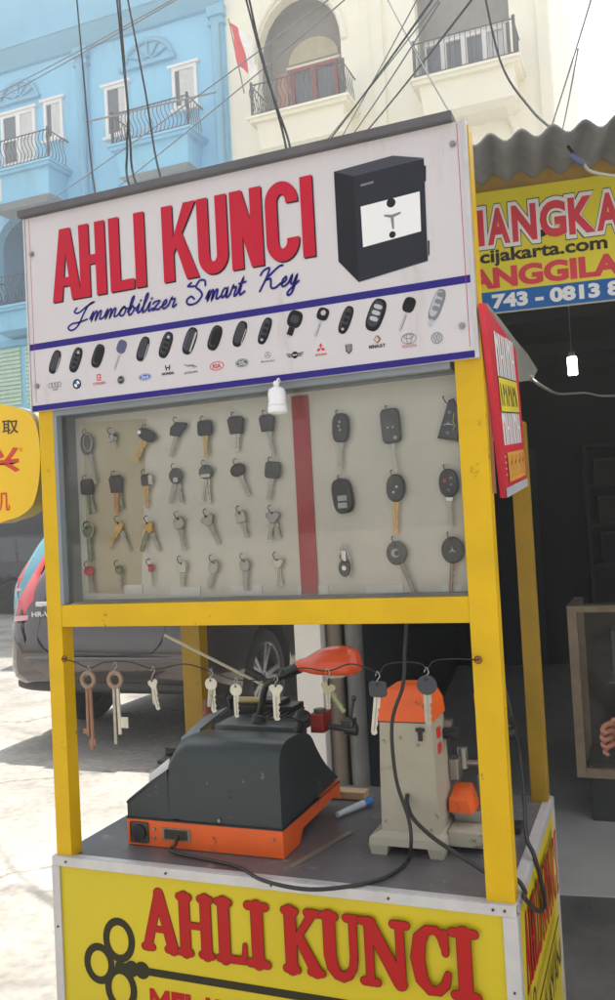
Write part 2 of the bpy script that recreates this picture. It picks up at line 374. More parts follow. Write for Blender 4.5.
# slab-serif rounded lettering: unit glyphs (x 0..1, y 0..1), strokes with per-point widths in units of stroke
GL = {
 'A': [([(0.12, 0.06), (0.5, 0.95)], (1.0, 1.0)), ([(0.88, 0.06), (0.5, 0.95)], (1.25, 1.15)), ([(0.3, 0.36), (0.72, 0.36)], (0.6, 0.6)), ([(0.02, 0.05), (0.26, 0.05)], (0.75, 0.75)), ([(0.72, 0.05), (1.0, 0.05)], (0.75, 0.75))],
 'H': [([(0.2, 0.05), (0.2, 0.95)], (1.2, 1.2)), ([(0.8, 0.05), (0.8, 0.95)], (1.2, 1.2)), ([(0.2, 0.5), (0.8, 0.5)], (0.65, 0.65))] + [([(x - 0.14, y), (x + 0.14, y)], (0.75, 0.75)) for x in (0.2, 0.8) for y in (0.05, 0.95)],
 'L': [([(0.3, 0.05), (0.3, 0.95)], (1.25, 1.25)), ([(0.12, 0.05), (0.9, 0.06)], (0.75, 0.75)), ([(0.9, 0.06), (0.93, 0.3)], (0.6, 0.45)), ([(0.12, 0.95), (0.48, 0.95)], (0.75, 0.75))],
 'I': [([(0.5, 0.05), (0.5, 0.95)], (1.25, 1.25)), ([(0.1, 0.05), (0.9, 0.05)], (0.8, 0.8)), ([(0.1, 0.95), (0.9, 0.95)], (0.8, 0.8))],
 'K': [([(0.2, 0.05), (0.2, 0.95)], (1.2, 1.2)), ([(0.25, 0.42), (0.8, 0.95)], (0.6, 0.8)), ([(0.42, 0.55), (0.84, 0.06)], (1.0, 1.2))] + [([(x - 0.14, y), (x + 0.14, y)], (0.75, 0.75)) for (x, y) in ((0.2, 0.05), (0.2, 0.95), (0.84, 0.05), (0.8, 0.95))],
 'U': [([(0.22, 0.95), (0.22, 0.35), (0.27, 0.18), (0.38, 0.08), (0.52, 0.05), (0.66, 0.09), (0.76, 0.2), (0.8, 0.35), (0.8, 0.95)], (1.2, 1.2, 1.15, 1.0, 0.9, 0.8, 0.75, 0.75, 0.75))] + [([(x - 0.15, 0.95), (x + 0.15, 0.95)], (0.75, 0.75)) for x in (0.22, 0.8)],
 'N': [([(0.18, 0.05), (0.18, 0.95)], (0.8, 0.8)), ([(0.2, 0.92), (0.8, 0.08)], (1.25, 1.25)), ([(0.83, 0.05), (0.83, 0.95)], (0.8, 0.8)), ([(0.04, 0.05), (0.32, 0.05)], (0.75, 0.75)), ([(0.04, 0.95), (0.26, 0.95)], (0.75, 0.75)), ([(0.7, 0.95), (0.97, 0.95)], (0.75, 0.75))],
 'C': [([(0.88, 0.68), (0.82, 0.86), (0.66, 0.94), (0.46, 0.93), (0.27, 0.8), (0.19, 0.5), (0.27, 0.2), (0.46, 0.06), (0.68, 0.06), (0.84, 0.16), (0.92, 0.32)], (0.7, 0.9, 0.7, 0.8, 1.15, 1.3, 1.15, 0.85, 0.75, 0.8, 0.6)), ([(0.88, 0.62), (0.88, 0.92)], (0.6, 0.6))],
}
def slab_word(pr, letters, sw, fill, outline, ow):
    for (ch, x0, x1, y0, y1) in letters:
        for pas in ((outline, ow), (fill, 0)):
            if pas[0] is None: continue
            for (pts, ws) in GL[ch]:
                w_ = x1 - x0; h_ = y1 - y0
                P = [(x0 + p[0] * w_, y0 + p[1] * h_) for p in pts]
                W = [a * sw + 2 * pas[1] for a in ws]
                pr.stroke(P, W, pas[0], cap='joint')
def bow_key(pr, cx, cz, s, xend, m):
    for (dx, dz, rx, rz) in ((0.046, 0.049, 0.028, 0.034), (0.0, 0.0, 0.027, 0.031), (0.046, -0.040, 0.028, 0.034)):
        pr.stroke([(cx + s * (dx + rx * math.cos(t)), cz + s * (dz + rz * math.sin(t))) for t in [2 * math.pi * i / 28 for i in range(28)]], 0.0142 * s, m, closed=True)
    for (dx, rr) in ((0.047, 0.012), (0.062, 0.010), (0.072, 0.015), (0.086, 0.011), (0.094, 0.016)): pr.disc((cx + dx * s, cz), rr * s, m)
    pr.rect(cx + 0.05 * s, cz - 0.0075 * s, xend, cz + 0.0065 * s, m)
FO, FU, FW, FN = V(0, -0.003, 0), V(1, 0, 0), V(0, 0, 1), V(0, -1, 0)
pr = Print(FO, FU, FW, FN)
px_l = [('A', 142, 177, 922), ('H', 177, 214, 925), ('L', 214, 248, 932), ('I', 246, 270, 936), ('K', 283, 323, 942), ('U', 321, 364, 950), ('N', 361, 411, 954), ('C', 410, 453, 960), ('I', 451, 481, 965)]
letters = [(c, at(a, y, 1, -.004).x + 0.002, at(b, y, 1, -.004).x - 0.002, 0.600, 0.709) for (c, a, b, y) in px_l]
slab_word(pr, letters, 0.0178, 0, 1, 0.0011)
pr.build('lettering', [red2, inkbrown], front)
pr = Print(FO, FU, FW, FN, 0.0005); bow_key(pr, -0.776, 0.560, 1.0, -0.10, 0)
for (x, z0) in ((-0.16, 0.512), (-0.13, 0.520)): pr.rect(x, z0, x + 0.018, 0.555, 0)
pr.build('key_emblem', [M('print_olive_dark', (50, 46, 28), 0.5, spec=.2)], front)
pr = Print(FO, FU, FW, FN, 0.0009); pr.text('MELAYANI', -0.668, 0.475, -0.395, 0.531, 0, 0.045)
pr.build('lettering', [red2, ink], front)
pr = Print(V(0.003, 0, 0), V(0, 1, 0), V(0, 0, 1), V(1, 0, 0))
n = 9; sx = 0.045
widths = [0.9, 1, 0.85, 0.55, 0.0, 1, 1, 1.1, 1, 0.6]; xs = 0.075; u_ = 0.43 / (sum(widths) + 0.35)
lets = []
for chh, wd in zip('AHLI KUNCI', widths):
    if chh == ' ': xs += 0.35 * u_; continue
    lets.append((chh, xs, xs + wd * u_ * 0.97, 0.575, 0.700)); xs += wd * u_
slab_word(pr, lets, 0.0125, 0, 1, 0.001)
bow_key(pr, 0.06, 0.535, 0.55, 0.47, 1); pr.text('MELAYANI', 0.12, 0.445, 0.47, 0.495, 1, 0.03)
pr.build('lettering', [red2, inkbrown], sidep)

# header sign
HX0, HX1, HZ0, HZ1, HY = -0.870, -0.004, 1.6105, 1.9925, -0.012
header = MB().box((HX0, HY, HZ0), (HX1, -0.002, HZ1)).build('header_sign', vinyl_w, cart)
MB().box((HX1 - 0.0005, HY - 0.003, HZ0 - 0.001), (HX1 + 0.006, -0.001, HZ1)).build('edge_trim', alu, header)
MB().box((HX0 - 0.004, HY - 0.002, HZ0), (HX0 - 0.0003, -0.001, HZ1)).build('edge_trim', alu, header)
for (x, z) in ((-0.020, 1.957), (-0.0225, 1.663), (-0.856, 1.92), (-0.856, 1.66)):
    MB().cyl((x, HY + 0.0005, z), (x, HY - 0.0035, z), 0.0055, n=6, smooth=False).cyl((x, HY - 0.003, z), (x, HY - 0.0055, z), 0.0028, n=10).build('bolt', steel, header)
# thin red border lines, blue bands
PO = V(0, HY, 0)
pr = Print(PO, FU, FW, FN, 0.0004)
pr.rect(-0.8695, 1.7305, -0.0045, 1.7430, 0); pr.rect(-0.8695, 1.6107, -0.0045, 1.6220, 0)
pr.rect(-0.8605, 1.6285, -0.8597, 1.99, 1); pr.rect(-0.0125, 1.6285, -0.0117, 1.99, 1); 
pr.build('print_stripes', [blue, red], header)
# AHLI KUNCI heavy condensed letters
def sans_letter(pr, ch, x0, x1, z0, z1, sw, m):
    w_ = x1 - x0; h_ = z1 - z0; a = sw / 2
    X = lambda t: x0 + t * w_; Z = lambda t: z0 + t * h_
    if ch == 'A':
        pr.poly([(x0, z0), (x0 + sw, z0), (x0 + w_ / 2 + sw * .08, z1 - sw * 1.5), (x0 + w_ / 2 + sw * .55, z1), (x0 + w_ / 2 - sw * .55, z1)], m)
        pr.poly([(x1, z0), (x1 - sw, z0), (x0 + w_ / 2 - sw * .08, z1 - sw * 1.5), (x0 + w_ / 2 - sw * .55, z1), (x0 + w_ / 2 + sw * .55, z1)], m)
        pr.rect(x0 + w_ * 0.22, Z(0.2), x1 - w_ * 0.22, Z(0.2) + sw * 0.75, m)
    elif ch == 'H': pr.rect(x0, z0, x0 + sw, z1, m); pr.rect(x1 - sw, z0, x1, z1, m); pr.rect(x0 + sw / 2, Z(.5) - sw * .4, x1 - sw / 2, Z(.5) + sw * .4, m)
    elif ch == 'L': pr.rect(x0, z0, x0 + sw, z1, m); pr.rect(x0, z0, x1, z0 + sw * .85, m)
    elif ch == 'I': pr.rect(X(.5) - sw / 2, z0, X(.5) + sw / 2, z1, m)
    elif ch == 'K':
        pr.rect(x0, z0, x0 + sw, z1, m); pr.poly([(x1 - sw * 1.15, z1), (x1 - sw * .02, z1), (x0 + sw * 1.0, Z(.36)), (x0 + sw * .9, Z(.52))], m)
        pr.poly([(x1 - sw * 1.1, z0), (x1 + sw * .05, z0), (x0 + sw * 1.75, Z(.64)), (x0 + sw * 1.2, Z(.46))], m)
    elif ch == 'N': pr.rect(x0, z0, x0 + sw, z1, m); pr.rect(x1 - sw, z0, x1, z1, m); pr.poly([(x0, z1), (x0 + sw * 1.05, z1), (x1, z0), (x1 - sw * 1.05, z0)], m)
    elif ch == 'U':
        r = w_ / 2 - a; cx = X(.5); cz = z0 + a + r * 1.25
        pts = [(x0 + a, z1)] + [(cx - r * math.cos(t), cz - r * 1.25 * math.sin(t)) for t in [math.pi * i / 14 for i in range(15)]] + [(x1 - a, z1)]
        pr.stroke(pts, sw, m)
    elif ch == 'C':
        r = w_ / 2 - a; cx = X(.5); ct = z1 - a - r * 1.25; cb = z0 + a + r * 1.25
        top = [(cx + r * math.cos(t), ct + r * 1.25 * math.sin(t)) for t in [R(-8) + (math.pi + R(8)) * i / 14 for i in range(15)]]
        bot = [(cx - r * math.cos(t), cb - r * 1.25 * math.sin(t)) for t in [(math.pi + R(8)) * i / 14 for i in range(15)]]
        pr.stroke(top + bot, sw, m)
hl = [('A', 51, 81, 264), ('H', 79, 106, 256), ('L', 109, 134, 253), ('I', 132, 148, 249), ('K', 162, 198, 241), ('U', 197, 228, 232), ('N', 230, 263, 225), ('C', 265, 299, 217), ('I', 299, 316, 213)]
pr = Print(PO, FU, FW, FN, 0.0006)
for pas in ((0.0022, -0.0026, 1), (0, 0, 0)):
    for (c, a, b, y) in hl:
        xa = at(a, y, 1, HY).x + 0.001; xb = at(b, y, 1, HY).x - 0.001
        sans_letter(pr, c, xa + pas[0], xb + pas[0], 1.817 + pas[1], 1.957 + pas[1], 0.0225, pas[2])
pr.build('lettering', [red, ink], header)
# script line
SC = {  # x advance, strokes (unit x-height = 1)
 'I': (1.9, [[(0.2, 1.75), (0.0, 1.35), (0.5, 1.15), (1.3, 1.75), (2.0, 2.1), (1.5, 1.9), (1.1, 1.0), (0.7, -0.3), (0.1, -0.75), (-0.4, -0.4), (0.0, 0.0), (0.8, 0.05), (1.6, 0.25)]]),
 'm': (1.55, [[(0, 0.25), (0.25, 0.95), (0.2, 0.0), (0.5, 0.9), (0.7, 0.85), (0.65, 0.0), (0.95, 0.9), (1.15, 0.85), (1.1, 0.1), (1.35, 0.05), (1.55, 0.25)]]),
 'o': (0.95, [[(0, 0.25), (0.15, 0.5), (0.45, 0.95), (0.15, 0.6), (0.2, 0.05), (0.55, 0.05), (0.7, 0.6), (0.5, 0.95), (0.7, 0.75), (0.95, 0.7)]]),
 'b': (0.9, [[(0, 0.3), (0.35, 1.3), (0.4, 1.95), (0.2, 1.6), (0.15, 0.1), (0.45, 0.0), (0.65, 0.5), (0.4, 0.9), (0.25, 0.5)], [(0.62, 0.6), (0.9, 0.6)]]),
 'i': (0.55, [[(0, 0.3), (0.2, 0.95), (0.2, 0.1), (0.35, 0.02), (0.55, 0.25)], [(0.3, 1.3), (0.33, 1.38)]]),
 'l': (0.6, [[(0, 0.3), (0.4, 1.4), (0.4, 2.0), (0.2, 1.6), (0.18, 0.1), (0.35, 0.02), (0.6, 0.25)]]),
 'z': (0.9, [[(0, 0.7), (0.15, 0.9), (0.65, 0.9), (0.1, 0.05), (0.4, 0.1), (0.65, 0.0), (0.9, 0.25)]]),
 'e': (0.75, [[(0, 0.25), (0.45, 0.55), (0.4, 0.92), (0.15, 0.6), (0.2, 0.08), (0.45, 0.02), (0.75, 0.3)]]),
 'r': (0.8, [[(0, 0.25), (0.2, 1.05), (0.3, 0.85), (0.55, 0.85), (0.45, 0.1), (0.6, 0.02), (0.8, 0.25)]]),
 'S': (2.0, [[(1.7, 1.6), (1.55, 2.1), (1.0, 2.2), (0.7, 1.6), (1.2, 1.15), (1.5, 0.6), (1.0, -0.05), (0.2, -0.1), (-0.1, 0.35), (0.3, 0.7), (0.7, 0.4)], [(0.5, 1.7), (-0.2, 1.8), (0.1, 2.1)]]),
 'a': (1.0, [[(0.65, 0.8), (0.35, 0.95), (0.1, 0.5), (0.2, 0.05), (0.5, 0.3), (0.65, 0.9), (0.62, 0.1), (0.8, 0.02), (1.0, 0.3)]]),
 't': (0.7, [[(0, 0.3), (0.35, 1.7), (0.2, 0.5), (0.3, 0.02), (0.7, 0.3)], [(0.0, 1.15), (0.65, 1.25)]]),
 'K': (1.9, [[(-0.1, 1.5), (0.1, 1.9), (0.6, 2.05), (0.5, 1.2), (0.1, -0.1)], [(1.8, 2.1), (1.4, 2.0), (0.5, 1.0), (0.9, 0.95), (1.1, 0.1), (1.5, 0.0), (1.9, 0.35)]]),
 'y': (0.9, [[(0, 0.3), (0.2, 0.95), (0.2, 0.3), (0.4, 0.1), (0.65, 0.9), (0.5, -0.6), (0.2, -0.95), (0.1, -0.6), (0.9, 0.3)]]),
 ' ': (0.9, [])}
def script(pr, text, x0, z0, x1, xh, wdt, m):
    tot = sum(SC[c][0] for c in text); k = (x1 - x0) / (tot + 0.4); x = 0.0
    for c in text:
        for stx in SC[c][1]:
            P = smooth_pts([(p[0] + x + 0.22 * p[1], p[1], 0) for p in stx], 5)
            pr.stroke([(x0 + p.x * k, z0 + p.y * xh) for p in P], wdt, m, cap=True)
        x += SC[c][0]
pr = Print(PO, FU, FW, FN, 0.0006)
hx_ = lambda a, y: at(a, y, 1, HY).x
script(pr, 'Immobilizer', hx_(72, 315), 1.770, hx_(180, 300), 0.0165, 0.0038, 0)
pr.build('lettering', [blue], header); pr = Print(PO, FU, FW, FN, 0.0006)
script(pr, 'Smart', hx_(187, 300), 1.7715, hx_(248, 290), 0.0175, 0.0042, 0)
pr.build('lettering', [blue], header); pr = Print(PO, FU, FW, FN, 0.0006)
script(pr, 'Key', hx_(259, 290), 1.774, hx_(303, 285), 0.0175, 0.0042, 0)
pr.build('lettering', [blue], header)
# safe picture: traced on the sign
sv = [M('safe_dark', (36, 38, 48), 0.5, var=0.05, spec=.2), M('safe_darker', (26, 27, 35), 0.5, var=0.05, spec=.2), white, M('safe_top', (54, 56, 68), 0.5, var=0.05), greyp]
Z = lambda px, py: (330 + px / 5.591, 150 + py / 5.591)
def hp(px, py): q = at(px, py, 1, HY); return (q.x, q.z)
zz = lambda L_: [hp(*Z(*p)) for p in L_]
pr = Print(PO, FU, FW, FN, 0.0006)
pr.poly(zz([(22, 122), (140, 130), (162, 740), (48, 625)]), 1)
pr.poly(zz([(22, 122), (350, 32), (525, 45), (140, 150)]), 3)
pr.poly(zz([(135, 148), (525, 47), (548, 620), (160, 740)]), 0)
pr.poly(zz([(525, 85), (537, 90), (537, 175), (528, 178)]), 1); pr.poly(zz([(547, 505), (557, 508), (557, 585), (550, 595)]), 1)
pr.poly(zz([(172, 318), (502, 232), (510, 455), (186, 545)]), 2)
c = hp(*Z(342, 296)); pr.disc(c, 0.0078, 1); c = hp(*Z(350, 474)); pr.disc(c, 0.0056, 1)
for a_ in ((308, 368), (392, 352), (354, 438)):
    p0 = hp(*Z(348, 372)); p1 = hp(*Z(*a_)); pr.stroke([p0, p1], [0.0055, 0.0035], 4, cap=True)
pr.stroke([hp(*Z(172, 200)), hp(*Z(245, 180))], 0.0035, 4)
pr.build('safe_picture', sv, header)
# printed keys
kp = [(55, 362, 0), (76, 360, 1), (98, 356, 2), (120, 352, 3), (143, 349, 0), (166, 345, 1), (190, 341, 4), (215, 338, 2), (240, 334, 0), (265, 331, 5), (293, 325, 6), (321, 320, 7), (346, 320, 5), (376, 315, 8), (407, 311, 3), (437, 305, 9)]
mk = [M('fob_print_black', (20, 20, 24), 0.5, var=0.2, vs=80, spec=.2), M('fob_print_dark', (44, 44, 52), 0.5), greyl, M('fob_print_slate', (70, 76, 110), 0.45), greyp]
def rrect(cx, cz, w_, h_, rot, p=2.8, n=24):
    o = []
    for i in range(n):
        t = 2 * math.pi * i / n; ct, st = math.cos(t), math.sin(t)
        x = w_ / 2 * abs(ct) ** (2 / p) * (1 if ct > 0 else -1); y = h_ / 2 * abs(st) ** (2 / p) * (1 if st > 0 else -1)
        o.append((cx + x * math.cos(rot) - y * math.sin(rot), cz + x * math.sin(rot) + y * math.cos(rot)))
    return o
for i, (a, b, t) in enumerate(kp):
    pr = Print(PO, FU, FW, FN, 0.0006)
    x, z = hp(a, b); rot = R(-24)
    L_ = lambda dx, dz: (x + dx * math.cos(rot) - dz * math.sin(rot), z + dx * math.sin(rot) + dz * math.cos(rot))
    if t in (0, 1, 2, 4, 5, 8, 9):
        W_, H_ = {0: (.019, .041), 1: (.020, .043), 2: (.021, .040), 4: (.021, .044), 5: (.017, .042), 8: (.025, .048), 9: (.017, .046)}[t]
        pr.poly(rrect(x, z, W_, H_, rot), 4 if t == 9 else 0)
        pr.poly(rrect(*L_(-0.0015, 0.0015), W_ * 0.72, H_ * 0.8, rot), 2 if t == 9 else 1)
        if t == 1:
            for dz in (-.008, 0, .008): pr.poly(rrect(*L_(-.0005, dz), .010, .0055, rot), 0)
            pr.disc(L_(0, .013), .0025, 2)
        if t == 2: pr.poly(rrect(*L_(0, .002), .013, .028, rot), 0)
        if t == 4: pr.stroke([L_(.006, -.016), L_(.006, .016)], .003, 2); pr.stroke([L_(-.007, -.014), L_(-.007, .014)], .002, 3)
        if t == 5:
            for dz in (-.009, 0, .009): pr.poly(rrect(*L_(0, dz), .008, .006, rot), 0)
            pr.disc(L_(0, -.014), .002, 2)
        if t == 8:
            for dz in (-.006, .003, .012): pr.poly(rrect(*L_(-.001, dz), .013, .0065, rot), 2)
        if t == 9:
            for dz in (-.005, .005, .015): pr.poly(rrect(*L_(0, dz), .010, .007, rot), 4)
            pr.poly(rrect(*L_(0, -.026), .006, .010, rot), 2)
        if t == 0: pr.stroke([L_(W_ * .38, -.014), L_(W_ * .38, .010)], .0014, 2)
    else:
        hw, hh, bl = {3: (.018, .022, .030), 6: (.024, .026, .020), 7: (.019, .019, .026)}[t]
        pr.stroke([L_(0, 0), L_(0, -bl)], .0042, 2); pr.stroke([L_(0.0012, -.006), L_(0.0012, -bl + .003)], .0012, 4)
        pr.poly(rrect(*L_(0, .009), hw, hh, rot), 3 if i == 3 else 0)
        if t == 7: pr.disc(L_(0, .011), .004, 2)
        if t == 6: pr.poly(rrect(*L_(0, .009), .014, .012, rot), 1); pr.stroke([L_(0, -.004), L_(0, -.016)], .010, 0)
    c0 = V(x, 0, z)
    pr.mb.v = [V(x + (p.x - x) * 1.15, p.y, z + (p.z - z) * 1.15) for p in pr.mb.v]
    pr.build('key_picture', mk, header)
# car maker marks under the pictures
LM = [greyl, ink, M('mark_blue', (40, 90, 170), .45), M('mark_red', (200, 34, 60), .45), white, greyp, M('mark_green', (40, 70, 60), .45), M('mark_gold', (170, 140, 70), .45)]
lp = [(55, 386), (77, 384), (99, 380), (121, 380), (145, 377), (168, 371), (191, 369), (217, 366), (242, 363), (268, 358), (295, 355), (321, 350), (349, 349), (377, 343), (409, 340), (437, 338)]
def ring(pr, c, r, w_, m, ry=None, n=20):
    ry = r if ry is None else ry
    pr.stroke([(c[0] + r * math.cos(t), c[1] + ry * math.sin(t)) for t in [2 * math.pi * i / n for i in range(n)]], w_, m, closed=True)
for i, (a, b) in enumerate(lp):
    pr = Print(PO, FU, FW, FN, 0.0006); x, z = hp(a, b)
    if i == 0:
        for k in range(4): ring(pr, (x - .0105 + .007 * k, z + .002), .0045, .0012, 5)
        pr.text('Audi', x - .006, z - .0085, x + .006, z - .004, 5, .02)
    elif i == 1:
        pr.disc((x, z), .0095, 1); pr.disc((x, z), .0066, 4)
        for q in (0, 2): pr.poly([(x, z)] + [(x + .0066 * math.cos(t), z + .0066 * math.sin(t)) for t in [R(90) * (q + 1 + k / 6) for k in range(7)]], 2)
    elif i == 2:
        pr.rect(x - .0045, z - .001, x + .0045, z + .011, 3)
        for k in (0, .0045): pr.stroke([(x - .003, z + .001 + k), (x, z + .004 + k), (x + .003, z + .001 + k)], .0012, 4)
        pr.text('CITROEN', x - .014, z - .009, x + .014, z - .004, 3, .02)
    elif i == 3: pr.disc((x, z), .009, 5); ring(pr, (x, z), .0085, .001, 0); pr.disc((x, z), .006, 1); pr.text('FIAT', x - .0045, z - .0025, x + .0045, z + .0025, 0, .01)
    elif i == 4: pr.disc((x, z), .0135, 2, .0065); ring(pr, (x, z), .0118, .0007, 4, .0052); pr.text('Ford', x - .0075, z - .003, x + .0075, z + .003, 4, .01, slant=.3)
    elif i == 5:
        pr.stroke([(x - .0045, z + .011), (x - .003, z + .001)], .002, 1); pr.stroke([(x + .0045, z + .011), (x + .003, z + .001)], .002, 1); pr.stroke([(x - .003, z + .006), (x + .003, z + .006)], .0018, 1)
        pr.text('HONDA', x - .013, z - .007, x + .013, z - .002, 1, .04)
    elif i == 6:
        pr.stroke([(x - .014, z + .010), (x - .006, z + .0065), (x + .004, z + .006), (x + .013, z + .002)], [.001, .003, .0035, .001], 5); pr.stroke([(x + .002, z + .006), (x + .008, z + .0)], .0012, 5)
        pr.text('JAGUAR', x - .014, z - .009, x + .014, z - .004, 1, .0)
    elif i == 7: ring(pr, (x, z), .0135, .0013, 3, .0075); pr.text('KIA', x - .008, z - .004, x + .008, z + .004, 3, .03)
    elif i == 8: pr.disc((x, z), .0125, 6, .0075); ring(pr, (x, z), .011, .0007, 4, .006); pr.text('LAND', x - .0075, z + .0003, x + .005, z + .0035, 4, .02); pr.text('ROVER', x - .005, z - .0038, x + .0078, z - .0006, 4, .02)
    elif i == 9:
        ring(pr, (x, z + .005), .0055, .0007, 5)
        for t in (90, 210, 330): pr.stroke([(x, z + .005), (x + .0052 * math.cos(R(t)), z + .005 + .0052 * math.sin(R(t)))], [.0016, .0005], 5)
        pr.text('Mercedes-Benz', x - .013, z - .007, x + .013, z - .0035, 5, .01)
    elif i == 10:
        pr.disc((x, z), .006, 1); pr.text('MINI', x - .004, z - .0015, x + .004, z + .0015, 4, .02)
        for sg in (-1, 1):
            for k in range(3): pr.stroke([(x + sg * .006, z - .002 + k * .002), (x + sg * (.0165 - .002 * (2 - k)), z - .003 + k * .003)], .0012, 1)
    elif i == 11:
        for t in (90, 210, 330):
            d_ = (math.cos(R(t)), math.sin(R(t))); n_ = (-d_[1], d_[0])
            pr.poly([(x, z + .003), (x + d_[0] * .0045 + n_[0] * .0026, z + .003 + d_[1] * .0045 + n_[1] * .0026), (x + d_[0] * .009, z + .003 + d_[1] * .009), (x + d_[0] * .0045 - n_[0] * .0026, z + .003 + d_[1] * .0045 - n_[1] * .0026)], 3)
        pr.text('MITSUBISHI', x - .010, z - .0095, x + .010, z - .006, 3, .02)
    elif i == 12:
        pr.poly([(x - .006, z + .008), (x + .006, z + .008), (x + .0055, z - .003), (x, z - .009), (x - .0055, z - .003)], 1); pr.poly([(x - .0048, z + .005), (x + .0048, z + .005), (x + .004, z - .002), (x, z - .007), (x - .004, z - .002)], 5); pr.rect(x - .0048, z + .0055, x + .0048, z + .0075, 7)
    elif i == 13:
        pr.stroke([(x, z + .012), (x + .0045, z + .006), (x, z), (x - .0045, z + .006)], .0017, 7, closed=True)
        pr.stroke([(x + .002, z + .012), (x + .0065, z + .006), (x + .002, z)], .0012, 1); pr.text('RENAULT', x - .014, z - .008, x + .014, z - .0025, 1, .04)
    elif i == 14:
        ring(pr, (x, z + .002), .0125, .0012, 5, .0085); ring(pr, (x, z + .002), .0042, .001, 5, .008); ring(pr, (x, z + .006), .008, .001, 5, .0038)
        pr.text('TOYOTA', x - .0125, z - .0125, x + .0125, z - .008, 3, .01)
    elif i == 15:
        pr.disc((x, z), .0095, 5); pr.disc((x, z), .0082, 0)
        pr.stroke([(x - .0058, z + .0055), (x - .0025, z - .0065), (x, z), (x + .0025, z - .0065), (x + .0058, z + .0055)], .0013, 5); pr.stroke([(x - .003, z + .0075), (x, z + .001), (x + .003, z + .0075)], .0013, 5)
    pr.build('logo', LM, header)
# roof over the header and cart
rf = MB().hexa([V(HX0 - .008, -0.024, 1.9935), V(-0.018, -0.024, 1.9935), V(-0.018, 0.033, 1.9935), V(HX0 - .008, 0.033, 1.9935), V(HX0 - .008, -0.024, 2.0065), V(-0.018, -0.024, 2.0075), V(-0.018, 0.033, 2.0065), V(HX0 - .008, 0.033, 2.0065)])
rf.build('roof_board', roof_m, cart)

# display case
case = MB().box((X0 + 0.034, 0.061, 1.205), (-0.041, 0.067, 1.61)).build('display_case', board_m, cart)
cs = MB(); cs.box((X0 + 0.0345, 0.0345, 1.2325), (X0 + 0.041, 0.0605, 1.6125)); cs.box((-0.048, 0.0345, 1.2325), (-0.0415, 0.0605, 1.6125))
cs.box((X0 + 0.0415, 0.0, 1.600), (-0.0485, 0.0605, 1.640)); cs.box((X0 + 0.0342, 0.0, 1.233), (X0 + 0.042, 0.034, 1.640)); cs.box((X0 + 0.0415, 0.030, 1.2322), (-0.0485, 0.0605, 1.236))
cs.build('liner', grey_in, case)
MB().quad(V(X0 + 0.043, 0.0155, 1.2325), V(-0.0415, 0.0155, 1.2325), V(-0.0415, 0.0155, 1.5975), V(X0 + 0.043, 0.0155, 1.5975)).build('glass_pane', glass_m, case)
# tan stained paper at the left of the board
a, b = at(84, 500, 1, .06), at(150, 500, 1, .06)
MB().quad(V(a.x, .0606, 1.25), V(b.x - .03, .0606, 1.245), V(b.x, .0606, 1.585), V(a.x + .004, .0606, 1.59)).build('backing_paper', board_tan, case)
# red strip
a, b, c_, d_ = at(291, 393, 1, .057), at(307, 393, 1, .057), at(319, 590, 1, .057), at(303, 592, 1, .057)
MB().box((a.x, .0565, 1.237), (b.x + .001, .0605, 1.594)).build('divider_strip', M('red_strip', (176, 34, 46), .5, var=.15, vs=12, wear=(200, 90, 90), wearamt=.4, ws=25), case)
tpm = M('clear_tape', (232, 230, 222), .35, var=.1)
for (p0, p1, y) in ((124, 142, 590), (170, 200, 592), (230, 262, 591), (298, 328, 591), (366, 403, 591), (442, 462, 591)):
    q0 = at(p0, y, 1, .058); q1 = at(p1, y, 1, .058); MB().box((q0.x, .0585, q0.z - .0085), (q1.x, .0604, q0.z + .0095)).build('tape', tpm, case)

